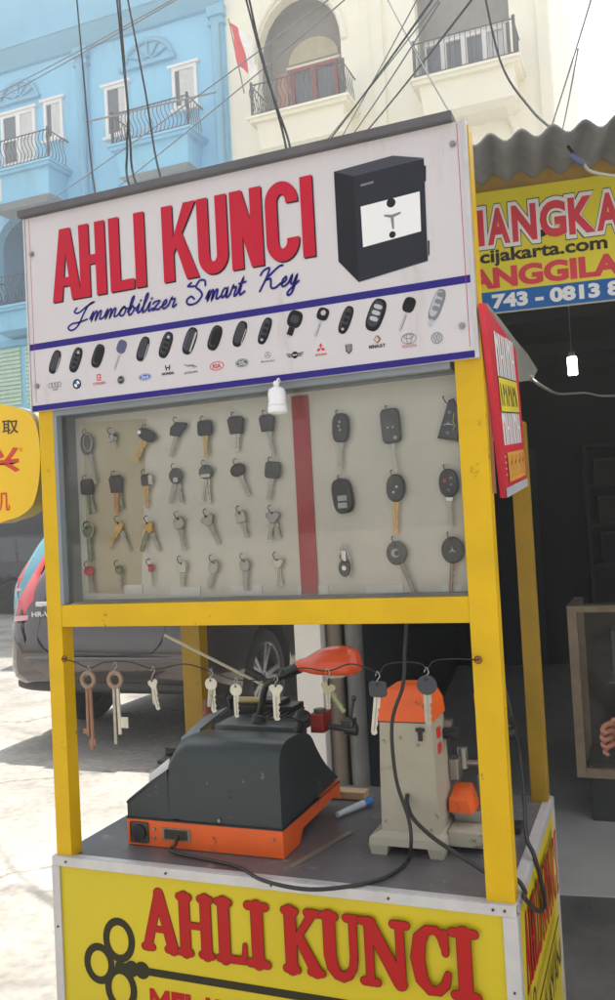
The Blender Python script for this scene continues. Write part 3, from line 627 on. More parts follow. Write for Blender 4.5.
# ------------------------------------------------------------------ KEYS
kblack = M('key_black', (17, 16, 18), .38, var=.2, vs=60)
kbrown = M('key_brown', (44, 32, 27), .45, var=.2, vs=60)
brass = M('key_brass', (205, 160, 80), .36, .7, var=.15, vs=60)
nickel = M('key_nickel', (168, 164, 152), .36, .75, var=.2, vs=60)
pale = M('key_pale_nickel', (196, 192, 178), .4, .6, var=.15, vs=60)
olive = M('key_olive', (120, 128, 84), .45, .3, var=.2, vs=60)
orangeb = M('key_copper', (205, 130, 70), .4, .6, var=.1, vs=60)
kred = M('key_red', (200, 40, 56), .45)
chrome = M('chrome', (200, 200, 200), .18, .95, var=.05)
hookm = M('hook_wire', (46, 40, 36), .5, .5)
def key_shape(root, loc, typ, hw, hh, hm, blades, rot=0.0, th=0.006, extra=None):
    """local: head centred on the origin, facing -Y, blades hanging down"""
    ux, uz = V(math.cos(rot), 0, math.sin(rot)), V(-math.sin(rot), 0, math.cos(rot))
    h = MB(); p = {'round': 2.0, 'square': 5.0, 'fob': 3.0, 'oval': 2.2}.get(typ, 2.4)
    O = V(0, th / 2, 0)
    if typ == 'wedge': poly = [(-hw * .45, -hh / 2), (hw * .15, -hh / 2), (hw * .55, hh * .3), (hw * .5, hh * .5), (-hw * .2, hh * .42), (-hw * .5, 0)]
    elif typ == 'trapez': poly = [(-hw * .36, -hh / 2), (hw * .4, -hh / 2), (hw * .5, hh * .32), (hw * .3, hh * .5), (-hw * .35, hh * .5), (-hw * .5, hh * .3)]
    elif typ == 'triangle': poly = [(-hw * .5, -hh * .42), (hw * .42, -hh * .5), (hw * .5, hh * .2), (hw * .2, hh * .5), (-hw * .02, hh * .45)]
    elif typ == 'clover':
        poly = []
        for i in range(30):
            t = 2 * math.pi * i / 30; r_ = .5 * (0.86 + 0.16 * math.cos(3 * t - math.pi / 2)); poly.append((hw * r_ * math.cos(t), hh * r_ * math.sin(t)))
    else: poly = rrect(0, 0, hw, hh, 0, p, 24)
    if typ == 'ring':
        h.tube([O + ux * (hw / 2 * math.cos(t)) + uz * (hh / 2 * math.sin(t)) for t in [2 * math.pi * i / 20 for i in range(20)]], min(hw, hh) * .13, 8, closed=True)
    else:
        n = len(poly); layers = []
        for (k, d) in ((.90, th / 2), (1, th * .3), (1, -th * .3), (.90, -th / 2)):
            layers.append([V(0, d, 0) + ux * (q[0] * k) + uz * (q[1] * k) for q in poly])
        h.loft(layers, 0, smooth=False)
    if extra != 'nohole' and typ not in ('ring', 'fob', 'triangle'):
        c0 = V(0, -th / 2 - .0003, 0) + uz * hh * .30
        h.cyl(c0, c0 + V(0, -.0003, 0), min(hw, hh) * .10, n=10, m=1)
    head = h.build('key_head', [hm, hookm], root, world=False)
    for (ang, ln, wd, bm_) in blades:
        a = R(ang); d = V(math.sin(a), 0, -math.cos(a)); s_ = V(math.cos(a), 0, math.sin(a))
        poly = [(-wd / 2, 0), (wd / 2, 0)]; k = 6; L0 = ln * .3
        poly.append((wd / 2, L0))
        for i in range(k):
            t = L0 + (ln - L0) * (i + .5) / k; poly.append((wd / 2 - (wd * .28 if i % 2 == 0 else wd * .08), t))
        poly += [(wd * .1, ln), (-wd * .3, ln), (-wd / 2, ln - wd * .4)]
        b = MB(); st = d * (hh * .36)
        if typ == 'ring': st = d * (hh * .5)
        yo = V(0, .0011 + .0024 * blades.index((ang, ln, wd, bm_)), 0)
        b.prism(poly, st + yo, s_, d, V(0, -1, 0), .0020)
        b.prism([(-wd * .12, ln * .02), (wd * .06, ln * .02), (wd * .06, ln * .9), (-wd * .12, ln * .9)], st + yo + V(0, -.0020, 0), s_, d, V(0, -1, 0), .0003, m=1)
        b.build('blade', [bm_, steel], root, world=False, fix=True)
    return ux, uz, head
def mini(root, name, mats, fn):
    b = MB(); fn(b); b.build(name, mats, root, world=False)
def pkey(px, py, label, typ, w_, h_, hm, blades, rot=0, th=.006, extra=None, group='car and house keys hung in rows in the glass case', hook=True):
    q = at(px, py, 1, 0.050)
    k = 0.00172
    t = thing('hanging_key', (q.x, 0.050, q.z), label, 'key', group)
    bl = [(a, l * k, wd * k, m_) for (a, l, wd, m_) in blades]
    ux, uz, head = key_shape(t, None, typ, w_ * k, h_ * k, hm, bl, R(rot), th, extra)
    if hook:
        hz = q.z + h_ * k * .42; hx = q.x - 0.003
        MB().tube(smooth_pts([(hx - .006, .0605, hz + .011), (hx - .005, .052, hz + .011), (hx - .003, .0435, hz + .006), (hx + .001, .0425, hz - .001), (hx + .003, .046, hz - .003)], 4), .0009, 6).build('hook', hookm, case)
    return t, ux, uz, head, w_ * k, h_ * k
K = pkey
# row 1
t, *_ = K(87, 444, 'brown oval car key with a clear rim, left end of the top row', 'oval', 17, 26, kbrown, [(12, 38, 5, nickel)])
mini(t, 'rim', pale, lambda b: b.tube([(.004 + .010 * math.cos(a), -.004, .002 + .017 * math.sin(a)) for a in [2 * math.pi * i / 20 for i in range(20)]], .0012, 6, closed=True))
t, *_ = K(112, 437, 'small ornate silver key head without a visible blade, second in the top row', 'square', 12, 11, pale, [(20, 9, 4, pale)], rot=10)
mini(t, 'ornament', [chrome, kbrown], lambda b: (b.tube([(.006 * math.cos(a), -.005, .006 * math.sin(a)) for a in [2 * math.pi * i / 14 for i in range(14)]], .0012, 6, closed=True), b.ball((.010, -.004, .003), .0035, m=1), b.ball((.004, -.005, -.007), .0025)))
t, *_ = K(147, 435, 'black oval remote key tilted over a gold blade, third in the top row', 'oval', 24, 14, kblack, [(-28, 28, 7, brass)], rot=-28, th=.011)
mini(t, 'metal_badge', chrome, lambda b: b.cyl((-.013, -.0055, .006), (-.013, -.0075, .006), .004, n=12))
K(178, 429, 'black wedge shaped key with a slim blade slanting left, fourth in the top row', 'wedge', 19, 17, kblack, [(-20, 26, 5, nickel)], rot=-14, th=.008)
K(205, 428, 'black square headed key with a straight double tone blade, fifth in the top row', 'square', 18, 17, kblack, [(0, 26, 6, brass), (4, 22, 6, nickel)], th=.008)
K(236, 425, 'dark brown rounded key with a short wide silver blade, sixth in the top row', 'trapez', 20, 19, kbrown, [(0, 21, 8, pale)], th=.008)
K(267, 423, 'black trapezoid key with a long thin blade behind the white bulb holder', 'trapez', 18, 18, kblack, [(10, 30, 5, nickel)], th=.008)
# row 2
K(87, 487, 'dark brown square key with two thin blades, left end of the second row', 'square', 17, 18, kbrown, [(6, 26, 4, olive), (16, 24, 4, nickel)], th=.008)
K(116, 484, 'dark brown hexagonal key with a wide copper blade, second in the second row', 'trapez', 18, 20, kbrown, [(0, 26, 7, orangeb), (14, 22, 7, olive)], th=.008)
t, *_ = K(146, 480, 'dark key with a pale corner and a gold blade, third in the second row', 'square', 12, 13, kbrown, [(0, 27, 6, brass)], rot=4)
mini(t, 'pale_corner', pale, lambda b: b.box((.007, -.0045, -.009), (.015, .003, .009), bev=.001))
t, *_ = K(176, 476, 'pair of dark headed keys with silver blades, fourth in the second row', 'round', 17, 18, kblack, [(-16, 25, 6, nickel), (10, 24, 6, nickel)])
mini(t, 'metal_badge', pale, lambda b: b.box((-.004, -.0055, -.012), (.006, -.0032, -.003), bev=.001))
t, *_ = K(206, 472, 'round grey key pair with long silver blades, fifth in the second row', 'round', 17, 16, M('key_slate', (70, 74, 76), .4, .3), [(-10, 27, 5, pale), (4, 28, 6, pale)])
mini(t, 'metal_badge', pale, lambda b: b.box((-.010, -.0055, -.010), (.010, -.0032, -.004), bev=.001))
K(238, 470, 'dark oval key whose silver blade slants to the right, sixth in the second row', 'oval', 18, 14, kbrown, [(22, 26, 6, nickel)], rot=15)
K(273, 470, 'black square key turned slightly with its blade slanting left, right end of the second row', 'square', 18, 18, kblack, [(-12, 26, 6, nickel)], rot=-8, th=.008)
# row 3
t, *_ = K(88, 532, 'round key with a green centre and pale greenish blade, left end of the third row', 'round', 14, 14, olive, [(4, 30, 6, olive)])
mini(t, 'rim', chrome, lambda b: b.tube([(.002 + .013 * math.cos(a), -.004, .004 + .016 * math.sin(a)) for a in [2 * math.pi * i / 20 for i in range(20)]], .0011, 6, closed=True))
K(119, 527, 'gold key pair spread in a wide V, second in the third row', 'clover', 14, 15, brass, [(-32, 24, 6, brass), (24, 24, 6, nickel)])
K(149, 527, 'gold key pair spread in a V, third in the third row', 'clover', 14, 15, brass, [(-22, 24, 6, olive), (22, 24, 6, nickel)], rot=20)
K(179, 523, 'round silver key hanging slightly right, fourth in the third row', 'round', 14, 15, nickel, [(10, 26, 6, nickel)])
K(208, 520, 'silver key with a winged head slanting right, fifth in the third row', 'clover', 18, 14, nickel, [(24, 25, 6, nickel)], rot=24)
K(241, 517, 'short silver key with a rounded square head, sixth in the third row', 'square', 12, 13, nickel, [(16, 19, 6, nickel)], rot=10)
K(273, 517, 'cluster of small silver keys on one hook, right end of the third row', 'clover', 18, 14, steel, [(-12, 20, 6, nickel), (14, 19, 6, nickel), (2, 18, 6, steel)])
# row 4
K(89, 571, 'key with a bright red head and dark blade, left end of the bottom row', 'round', 13, 11, kred, [(12, 22, 5, nickel)])
K(119, 570, 'small round dark brass key, second in the bottom row', 'round', 10, 10, olive, [(3, 19, 5, nickel)])
K(151, 568, 'small key with a red square head, third in the bottom row', 'square', 6, 9, kred, [(6, 18, 3, nickel)])
K(182, 567, 'pale silver key with a square head, fourth in the bottom row', 'square', 12, 13, pale, [(0, 17, 7, nickel)])
K(214, 567, 'silver key leaning left at its tip, fifth in the bottom row', 'oval', 12, 16, nickel, [(-18, 19, 6, nickel)], rot=-15)
K(245, 565, 'grey key with a round head hanging straight, sixth in the bottom row', 'round', 13, 14, steel, [(0, 22, 7, steel)])
K(278, 563, 'pale key with a wide winged head, right end of the bottom row', 'clover', 15, 11, pale, [(-4, 22, 4, pale), (6, 20, 4, pale)])
# right block of remotes
def buttons(t, pts, r, m_, yy=-.0065):
    for (dx, dz) in pts: MB().cyl((dx, yy + .001, dz), (dx, yy - .0008, dz), r, n=12).build('button', m_, t, world=False)
fobm = M('fob_black', (13, 13, 15), .34, var=.15, vs=60)
t, *_ = K(341, 428, 'black remote key with three tiny grey buttons, top right beside the red strip', 'fob', 18, 30, fobm, [(-4, 32, 6, nickel)], rot=-3, th=.012)
buttons(t, [(0, .010), (-.002, .003), (0, -.004)], .0022, greyl)
t, *_ = K(391, 426, 'boxy black flip key with two white dots, middle of the top row of remotes', 'square', 20, 35, fobm, [(4, 34, 3, pale)], rot=3, th=.012)
buttons(t, [(-.004, -.003), (.005, -.003)], .0015, white); buttons(t, [(.008, -.021)], .0035, steel)
t, *_ = K(449, 420, 'slanted triangular black fob with a yellow mark, top right of the case by the post', 'triangle', 22, 42, fobm, [], rot=-4, th=.010)
buttons(t, [(.003, .012), (0, -.006), (-.002, -.022)], .0032, greyp)
mini(t, 'yellow_mark', M('mark_yellow', (225, 220, 40), .5), lambda b: b.tube([(.010, -.0058, .010), (.008, -.0062, -.004), (.011, -.0062, -.012), (.006, -.0062, -.018)], .0009, 5))
mini(t, 'metal_badge', chrome, lambda b: b.tube([(-.008, -.006, -.008), (0, -.0065, -.007), (.008, -.006, -.010)], .0014, 5))
t, *_ = K(343, 496, 'black bladeless smart fob with two pale square buttons', 'fob', 22, 36, fobm, [], rot=7, th=.012)
for dz in (-.004, -.0165): MB().box((-.008, -.0078, dz - .0048), (.009, -.0055, dz + .0048), bev=.001).build('button', greyl, t, world=False)
mini(t, 'rim', chrome, lambda b: b.tube([(-.014, -.002, .022), (-.006, -.003, .031), (.004, -.003, .031), (.014, -.002, .020)], .0016, 6))
t, *_ = K(396, 488, 'black oval remote key with a straight brass blade, centre of the remotes', 'oval', 19, 28, fobm, [(-3, 36, 6, brass)], rot=-2, th=.012)
buttons(t, [(.003, .002), (-.003, -.007)], .0020, white)
t, *_ = K(449, 483, 'black remote with one red button and a chrome neck, right side of the second row', 'oval', 19, 28, fobm, [(0, 34, 4, nickel)], th=.012)
buttons(t, [(-.006, .004)], .0035, kred); buttons(t, [(.005, .008), (.005, -.003), (0, -.012)], .0026, greyp)
mini(t, 'metal_badge', chrome, lambda b: b.box((-.006, -.005, -.030), (.006, .003, -.024), bev=.001))
t, *_ = K(345, 568, 'small round fob on a chrome chain loop, lower left of the remotes', 'round', 13, 18, fobm, [], th=.009)
buttons(t, [(0, 0)], .0042, chrome, -.005)
mini(t, 'chain', chrome, lambda b: (b.tube(smooth_pts([(-.006, 0, .012), (-.005, -.002, .032), (0, -.002, .040), (.006, 0, .030), (.011, .001, .008), (.009, .001, -.010), (.003, 0, -.018)], 4), .0013, 6), b.box((-.004, -.005, .012), (.004, .0, .030), bev=.001)))
t, *_ = K(397, 553, 'round dark fob with a silver mark and a faded blade, bottom middle of the remotes', 'round', 21, 24, M('fob_grey', (62, 56, 54), .45), [(22, 36, 5, M('key_faded', (150, 135, 120), .5))], th=.010)
buttons(t, [(-.001, .0)], .0075, greyl); buttons(t, [(.002, .0)], .0045, fobm, -.0075)
t, *_ = K(453, 550, 'round black fob with a three pointed silver mark, bottom right of the case', 'round', 22, 26, fobm, [(-6, 34, 4, M('key_reddish', (150, 100, 84), .5))], th=.010)
mini(t, 'metal_badge', chrome, lambda b: [b.tube([(0, -.0058, .0), (.007 * math.cos(R(a)), -.0058, .007 * math.sin(R(a)))], [.0016, .0006], 5) for a in (90, 210, 330)])

# wire strung between the posts
wy = -0.010
wp = [at(62, 659, 1, wy), at(75, 662, 1, wy), at(90, 668, 1, wy), at(105, 662, 1, wy), at(130, 662, 1, wy), at(155, 669, 1, wy), at(185, 664, 1, wy), at(212, 672, 1, wy), at(238, 680, 1, wy), at(276, 678, 1, wy), at(300, 668, 1, wy), at(328, 671, 1, wy), at(350, 664, 1, wy), at(372, 670, 1, wy), at(379, 674, 1, wy), at(386, 665, 1, wy), at(405, 662, 1, wy), at(422, 664, 1, wy), at(427, 670, 1, wy), at(434, 661, 1, wy), at(455, 659, 1, wy), at(478, 660, 1, wy)]
wire = MB().tube(smooth_pts(wp, 5), .0012, 6)
for (a, b) in ((64, 659), (478, 660)):
    q = at(a, b, 1, -.006); wire.tube([(q.x + .0055 * math.cos(t), -.005, q.z + .0055 * math.sin(t)) for t in [2 * math.pi * i / 14 for i in range(14)]], .0013, 6, closed=True, m=1).cyl((q.x, .002, q.z), (q.x, -.006, q.z), .0022, n=8, m=1)
tag(wire.build('wire', [hookm, M('copper_screw', (130, 80, 50), .5, .6)]), 'thin dark wire strung between the two front posts with keys hanging on it', 'wire')
G2 = 'loose keys hung on the wire above the counter'
def wkey(px, wpy, py, label, fn):
    q = at(px, py, 1, -0.012); top = at(px, wpy, 1, -0.012)
    t = thing('key_on_wire', (q.x, -0.012, q.z), label, 'key', G2)
    dz = top.z - q.z; hk = MB().tube(smooth_pts([(-.004, .002, dz - .004), (0, .002, dz + .004), (.004, .001, dz - .004), (.001, -.001, dz * .5 + .004), (-.002, -.002, dz * .3)], 4), .0011, 6); hk.build('hook', steel, t, world=False)
    fn(t, dz); return t
def tubular(t, dz, bits):
    MB().tube([(.0135 * math.cos(a), 0, .0135 * math.sin(a) + .0) for a in [2 * math.pi * i / 20 for i in range(20)]], .0044, 8, closed=True).build('key_head', M('old_brass', (150, 128, 108), .5, .5, var=.2, vs=60), t, world=False)
    for (dx, ln, m_, bit) in bits:
        b = MB().cyl((dx, 0, -.014), (dx * 1.3, .0, -ln), .0036, n=8)
        if bit == 'flag': b.box((dx, -.0015, -ln + .012), (dx + .020, .0015, -ln + .032), bev=.0005)
        if bit == 'cross': b.box((dx - .007, -.0015, -ln - .010), (dx + .008, .0015, -ln + .002), bev=.0005).cyl((dx, 0, -ln - .018), (dx, 0, -ln), .004, n=6)
        if bit == 'small': b.box((dx - .012, -.0015, -ln + .004), (dx, .0015, -ln + .014), bev=.0005)
        b.build('blade', m_, t, world=False)
oldb = M('old_copper', (150, 112, 92), .5, .5, var=.2, vs=60)
wkey(88, 668, 680, 'pair of long round shanked copper coloured keys nearest the left post', lambda t, d: tubular(t, d, [(-.003, .105, oldb, 'small'), (.004, .112, oldb, 'cross')]))
wkey(115, 664, 680, 'long two shanked key with a square brass bit, second from the left post', lambda t, d: tubular(t, d, [(-.003, .118, nickel, None), (.005, .100, pale, 'flag')]))
def flat(typ, w_, h_, hm, bl, rot=0, th=.0028): return lambda t, d: key_shape(t, None, typ, w_ * .00166, h_ * .00166, hm, [(a, l * .00166, b * .00166, m_) for (a, l, b, m_) in bl], R(rot), th)
wkey(153, 669, 684, 'two small pale keys overlapping, hanging alone between the left posts', flat('clover', 13, 13, pale, [(12, 24, 6, pale), (2, 18, 6, nickel)], 12))
wkey(211, 672, 684, 'pale nickel key pair just right of the yellow back post', flat('oval', 14, 13, pale, [(-8, 20, 5, nickel), (4, 26, 7, pale)]))
wkey(236, 680, 690, 'single pale key with a round head and straight blade above the machine', flat('round', 14, 13, pale, [(0, 24, 6, pale)]))
wkey(276, 678, 690, 'pale key with a winged head just left of the orange lamp', flat('clover', 17, 15, pale, [(0, 26, 8, pale)]))
wkey(328, 671, 688, 'olive tinted key pair with one blade slanting, below the orange lamp shade', flat('clover', 17, 14, M('key_oliveb', (158, 152, 122), .45, .5), [(0, 16, 6, nickel), (34, 24, 6, olive)], -20))
wkey(378, 674, 689, 'key with a dark square plastic head and pale blade left of the beige machine top', flat('square', 18, 16, M('plastic_slate', (48, 54, 60), .45), [(-8, 40, 7, pale)], 0, .006))
wkey(427, 670, 685, 'key with a dark round plastic head hanging over the orange machine cap', flat('round', 20, 19, M('plastic_slate2', (52, 56, 66), .45), [(0, 32, 8, nickel)], 0, .006))

# ------------------------------------------------------------------ bulb holder under the header
q = at(277, 398, 1, -0.03)
bh = thing('bulb_holder', (q.x, -0.03, q.z), 'white plastic bulb holder hanging under the header in front of the glass case', 'bulb holder')
wp_m = M('white_plastic', (232, 230, 232), .3, var=.03)
MB().lathe([(.0001, .029), (.004, .029), (.0055, .026), (.0055, .023), (.0035, .021), (.006, .019), (.0135, .015), (.0155, .008), (.0150, -.008), (.0160, -.010), (.0160, -.012), (.0150, -.013)], (0, 0, 0)).build('socket_body', wp_m, bh, world=False)
MB().lathe([(.0145, -.013), (.0168, -.0135), (.0168, -.024), (.015, -.026), (.013, -.026), (.012, -.016), (.0001, -.016)], (0, 0, 0)).build('collar', wp_m, bh, world=False)
MB().tube(smooth_pts([(0, 0, .027), (.002, .006, .034), (0, .016, .030)], 5), .0016, 6).build('cord', wp_m, bh, world=False)

# ------------------------------------------------------------------ KEY CUTTING MACHINE (left)
m1 = thing('key_cutting_machine', (-0.59, 0.25, ZC), 'dark grey key cutting machine with an orange base on the left of the counter', 'machine')
mg = M('machine_cover', (42, 51, 54), .38, var=.10, vs=8, bump=.05, bs=120, wear=(112, 116, 112), wearamt=.53, ws=13)
mo = M('machine_orange', (232, 98, 34), .42, var=.12, vs=10, wear=(96, 58, 40), wearamt=.54, ws=12)
prof = [(.0875, .7515), (.165, .7515), (.185, .775), (.36, .78), (.40, .765), (.40, .806), (.0875, .802)]
MB().prism(prof, (-.762, 0, 0), (0, 1, 0), (0, 0, 1), (1, 0, 0), .336).build('base', mo, m1, fix=True)
def dense(P, k=4):
    q = smooth_pts([(a, b, 0) for a, b in P], k); return [(v.x, v.y) for v in q]
HF = [(.090, .8035), (.090, .865), (.0905, .912), (.097, .938), (.115, .953), (.145, .9575), (.20, .953), (.25, .938), (.285, .900), (.33, .858), (.400, .812)]
HL = [(.090, .8035), (.090, .850), (.0910, .885), (.098, .908), (.116, .922), (.146, .928), (.20, .930), (.25, .925), (.30, .905), (.34, .87), (.400, .812)]
HM = [((a[0] + b[0]) / 2, a[1] * .65 + b[1] * .35 + .004) for a, b in zip(HF, HL)]
secs = [[V(x, p[0], p[1]) for p in dense(P, 4)] for x, P in ((-.668, HL), (-.652, HM), (-.630, HF), (-.54, HF), (-.428, HF))]
b = MB().loft(secs, 0, smooth=True, closed=False, caps=False); b.add(secs[0], [tuple(range(len(secs[0])))]); b.add(secs[-1], [tuple(range(len(secs[-1]) - 1, -1, -1))])
b.build('cover', mg, m1)
WL = [(.090, .8035), (.090, .828), (.096, .837), (.20, .852), (.30, .872), (.38, .885), (.400, .87), (.401, .81)]
WR = [(.0895, .8035), (.0895, .890), (.097, .901), (.18, .908), (.28, .910), (.38, .905), (.400, .88), (.401, .81)]
secs = [[V(x, p[0], p[1]) for p in dense(P, 3)] for x, P in ((-.762, WL), (-.6675, WR))]
b = MB().loft(secs, 0, smooth=False, closed=False, caps=False); b.add(secs[0], [tuple(range(len(secs[0])))])
b.build('side_cover', mg, m1)
s_ = MB().box((-.7625, .0862, .8015), (-.4255, .402, .8045)).build('seam', dark, m1)
# socket, plate, holes on the base
sk = MB().box((-.754, .0855, .757), (-.713, .0874, .797), bev=.004).cyl((-.733, .0855, .777), (-.733, .080, .777), .0155, n=20, m=1).box((-.741, .0795, .770), (-.725, .0800, .784), 1)
sk.build('power_socket', [M('socket_grey', (74, 70, 66), .5), dark], m1)
MB().box((-.682, .0858, .766), (-.620, .0872, .790)).box((-.677, .0850, .769), (-.626, .0857, .787), 1).build('rating_plate', [M('plate_grey', (132, 122, 106), .5, var=.3, vs=80), M('plate_dark', (52, 48, 36), .5, var=.5, vs=120)], m1)
for (sx_, sz_) in ((-.700, .785), (-.700, .768), (-.556, .812), (-.445, .785)): MB().cyl((sx_, .0905, sz_), (sx_, .0845, sz_), .0032, n=10).build('screw', steel, m1)
MB().cyl((-.533, .0905, .866), (-.533, .0885, .866), .0018, n=8).cyl((-.533, .0905, .856), (-.533, .0888, .856), .0028, n=8).build('keyhole', dark, m1)
# pale plates on the left slope
ptm = M('pale_plate', (170, 176, 182), .35, .3, var=.1)
MB().hexa([V(-.722, .110, .868), V(-.670, .105, .900), V(-.670, .20, .912), V(-.722, .20, .878), V(-.722, .110, .882), V(-.670, .105, .919), V(-.670, .20, .928), V(-.722, .20, .894)]).build('label_plate', M('pale_label', (214, 218, 222), .35, .1, var=.06), m1)
MB().hexa([V(-.757, .30, .90), V(-.70, .285, .925), V(-.70, .42, .945), V(-.757, .42, .925), V(-.757, .30, .908), V(-.70, .285, .933), V(-.70, .42, .953), V(-.757, .42, .933)]).box((-.757, .30, .87), (-.70, .42, .898)).build('side_tray', M('tray_blue_grey', (128, 138, 146), .35, .3, var=.12), m1)
MB().box((-.80, .30, .87), (-.765, .36, .885), bev=.002).cyl((-.80, .30, .862), (-.765, .36, .885), .006, n=10).box((-.79, .25, .862), (-.762, .31, .870), bev=.001).build('clamp', dark, m1)
# top plate with carriage
MB().box((-.655, .27, .930), (-.47, .36, .948), bev=.002).box((-.64, .28, .81), (-.48, .36, .929)).build('top_plate', M('plate_green_grey', (92, 100, 100), .4, .3, var=.2, vs=30), m1)
MB().box((-.64, .34, .956), (-.50, .40, .975), bev=.003).box((-.60, .355, .975), (-.53, .395, .985), bev=.003).build('carriage', M('carriage_dark', (38, 40, 42), .4, .4), m1)
MB().cyl((-.645, .355, .983), (-.575, .355, .983), .0075, n=14).build('brass_roller', M('roller_tan', (176, 156, 112), .4, .3), m1)
gl = MB()
for x in (-.56, -.545, -.53, -.515, -.50): gl.cyl((x, .31, .960), (x + .012, .37, .966), .0028, n=6)
gl.tube(smooth_pts([(-.57, .30, .958), (-.55, .28, .966), (-.52, .275, .962), (-.50, .29, .966), (-.485, .30, .960)], 5), .002, 6)
gl.build('linkage', dark, m1)
MB().cyl((-.757, .43, .93), (-.757, .43, .958), .013, .009, n=14).cyl((-.757, .43, .958), (-.757, .43, .966), .010, n=14).build('knob', M('knob_rust', (120, 62, 44), .5, .2), m1)
MB().cyl((-.672, .38, .955), (-.672, .38, .975), .004, n=8).ball((-.672, .38, .980), .0075).build('knob', dark, m1)
kn = MB().cyl((-.447, .23, .938), (-.437, .23, .975), .007, n=12).lathe([(.0001, .006), (.012, .006), (.0165, .002), (.0165, -.004), (.010, -.007), (.0001, -.007)], (-.434, .23, .981), (0.25, -.5, 1), 20)
kn.build('knob', dark, m1)
vs = MB().box((-.455, .32, .925), (-.425, .37, .965), bev=.003).build('vise', M('vise_red', (150, 44, 34), .45, .2, var=.2, vs=40, wear=(60, 40, 36), wearamt=.48, ws=60), m1)
MB().cyl((-.425, .345, .935), (-.375, .345, .930), .007, n=12).cyl((-.385, .345, .930), (-.36, .345, .929), .012, n=14).box((-.39, .33, .936), (-.365, .36, .952), bev=.002).cyl((-.375, .345, .945), (-.365, .345, .99), .0035, n=8).ball((-.364, .345, .995), .0065).cyl((-.44, .34, .965), (-.44, .34, .972), .013, n=14).build('lever', M('steel_dark', (84, 86, 86), .35, .7, var=.2, vs=60), m1)

# ------------------------------------------------------------------ vertical key machine (right)
m2 = thing('vertical_key_machine', (-0.2, 0.25, ZC), 'beige upright key machine with an orange cap on the right of the counter', 'machine')
bg_m = M('machine_beige', (170, 164, 146), .5, var=.12, vs=8, bump=.05, bs=80, wear=(96, 84, 70), wearamt=.54, ws=12)
def ring4(x0, x1, y0, y1, z): return [V(x0, y0, z), V(x1, y0, z), V(x1, y1, z), V(x0, y1, z)]
b = MB().loft([ring4(-.258, -.150, .160, .275, .788), ring4(-.256, -.152, .162, .268, .90), ring4(-.253, -.155, .164, .262, .990)], 0, smooth=False)
b.build('column', bg_m, m2)
MB().box((-.2525, .1635, .9895), (-.1545, .2625, .9925)).build('seam', dark, m2)
cap = MB().loft([ring4(-.256, -.152, .161, .266, .9922), ring4(-.254, -.154, .163, .262, 1.020), ring4(-.240, -.166, .172, .252, 1.048), ring4(-.222, -.178, .184, .240, 1.054)], 0, smooth=False)
cap.build('cap', mo, m2)
b = MB().loft([ring4(-.282, -.140, .150, .36, .768), ring4(-.280, -.142, .152, .358, .782), ring4(-.262, -.148, .160, .345, .792)], 0, smooth=False)
for (x0, x1) in ((-.282, -.245), (-.172, -.140)):
    for (y0, y1) in ((.150, .185), (.325, .36)): b.loft([ring4(x0 + .004, x1 - .004, y0 + .002, y1 - .002, .7505), ring4(x0, x1, y0, y1, .7685)], 0, smooth=False)
b.box((-.142, .19, .762), (-.075, .35, .790), bev=.003)
b.build('base', bg_m, m2)
MB().box((-.180, .159, .958), (-.172, .163, .982), bev=.0008).box((-.184, .160, .975), (-.168, .1635, .981)).build('front_slot', dark, m2)
for (sx_, sz_) in ((-.215, .962), (-.182, .950), (-.247, .955), (-.165, .80), (-.25, .81)): MB().cyl((sx_, .1655, sz_), (sx_, .1595, sz_), .0028, n=8).build('screw', steel, m2)
for z in (.965, .936):
    MB().box((-.1548, .195, z - .009), (-.1500, .215, z + .009), 0, .001).build('switch', M('switch_red', (210, 40, 40), .35), m2)
MB().cyl((-.155, .250, .952), (-.135, .250, .952), .010, n=16).cyl((-.138, .250, .952), (-.124, .250, .952), .014, n=16).build('knob', dark, m2)
MB().box((-.16, .255, .94), (-.14, .275, .975)).build('knob_mount', steel, m2)
MB().box((-.150, .262, .86), (-.132, .30, .90), bev=.003).cyl((-.13, .30, .875), (-.13, .30, .915), .010, n=12).cyl((-.132, .30, .885), (-.06, .30, .885), .006, n=10).cyl((-.085, .30, .885), (-.07, .30, .885), .013, n=14).build('spindle', steel, m2)
MB().hexa([V(-.145, .225, .812), V(-.100, .225, .812), V(-.100, .29, .812), V(-.145, .29, .812), V(-.145, .225, .835), V(-.112, .225, .835), V(-.112, .29, .850), V(-.145, .29, .850)]).build('vise', mo, m2)
MB().box((-.14, .24, .79), (-.09, .29, .812), bev=.002).cyl((-.10, .31, .79), (-.10, .31, .86), .006, n=10).build('vise_mount', steel, m2)
lv = MB().cyl((-.085, .28, .75 + .02), (-.085, .28, .985), .0045, n=10).build('lever', M('lever_dark', (70, 72, 72), .4, .6), m2)
MB().cyl((-.085, .28, .985), (-.085, .28, 1.022), .011, .013, n=14).build('lever_grip', mo, m2)
MB().cyl((-.060, .33, .760), (-.060, .33, .95), .006, n=10).cyl((-.060, .33, .94), (-.03, .33, .94), .016, n=16).box((-.078, .31, .752), (-.03, .35, .765), bev=.002).build('side_spindle', M('steel_dark2', (60, 64, 64), .35, .7), m2)

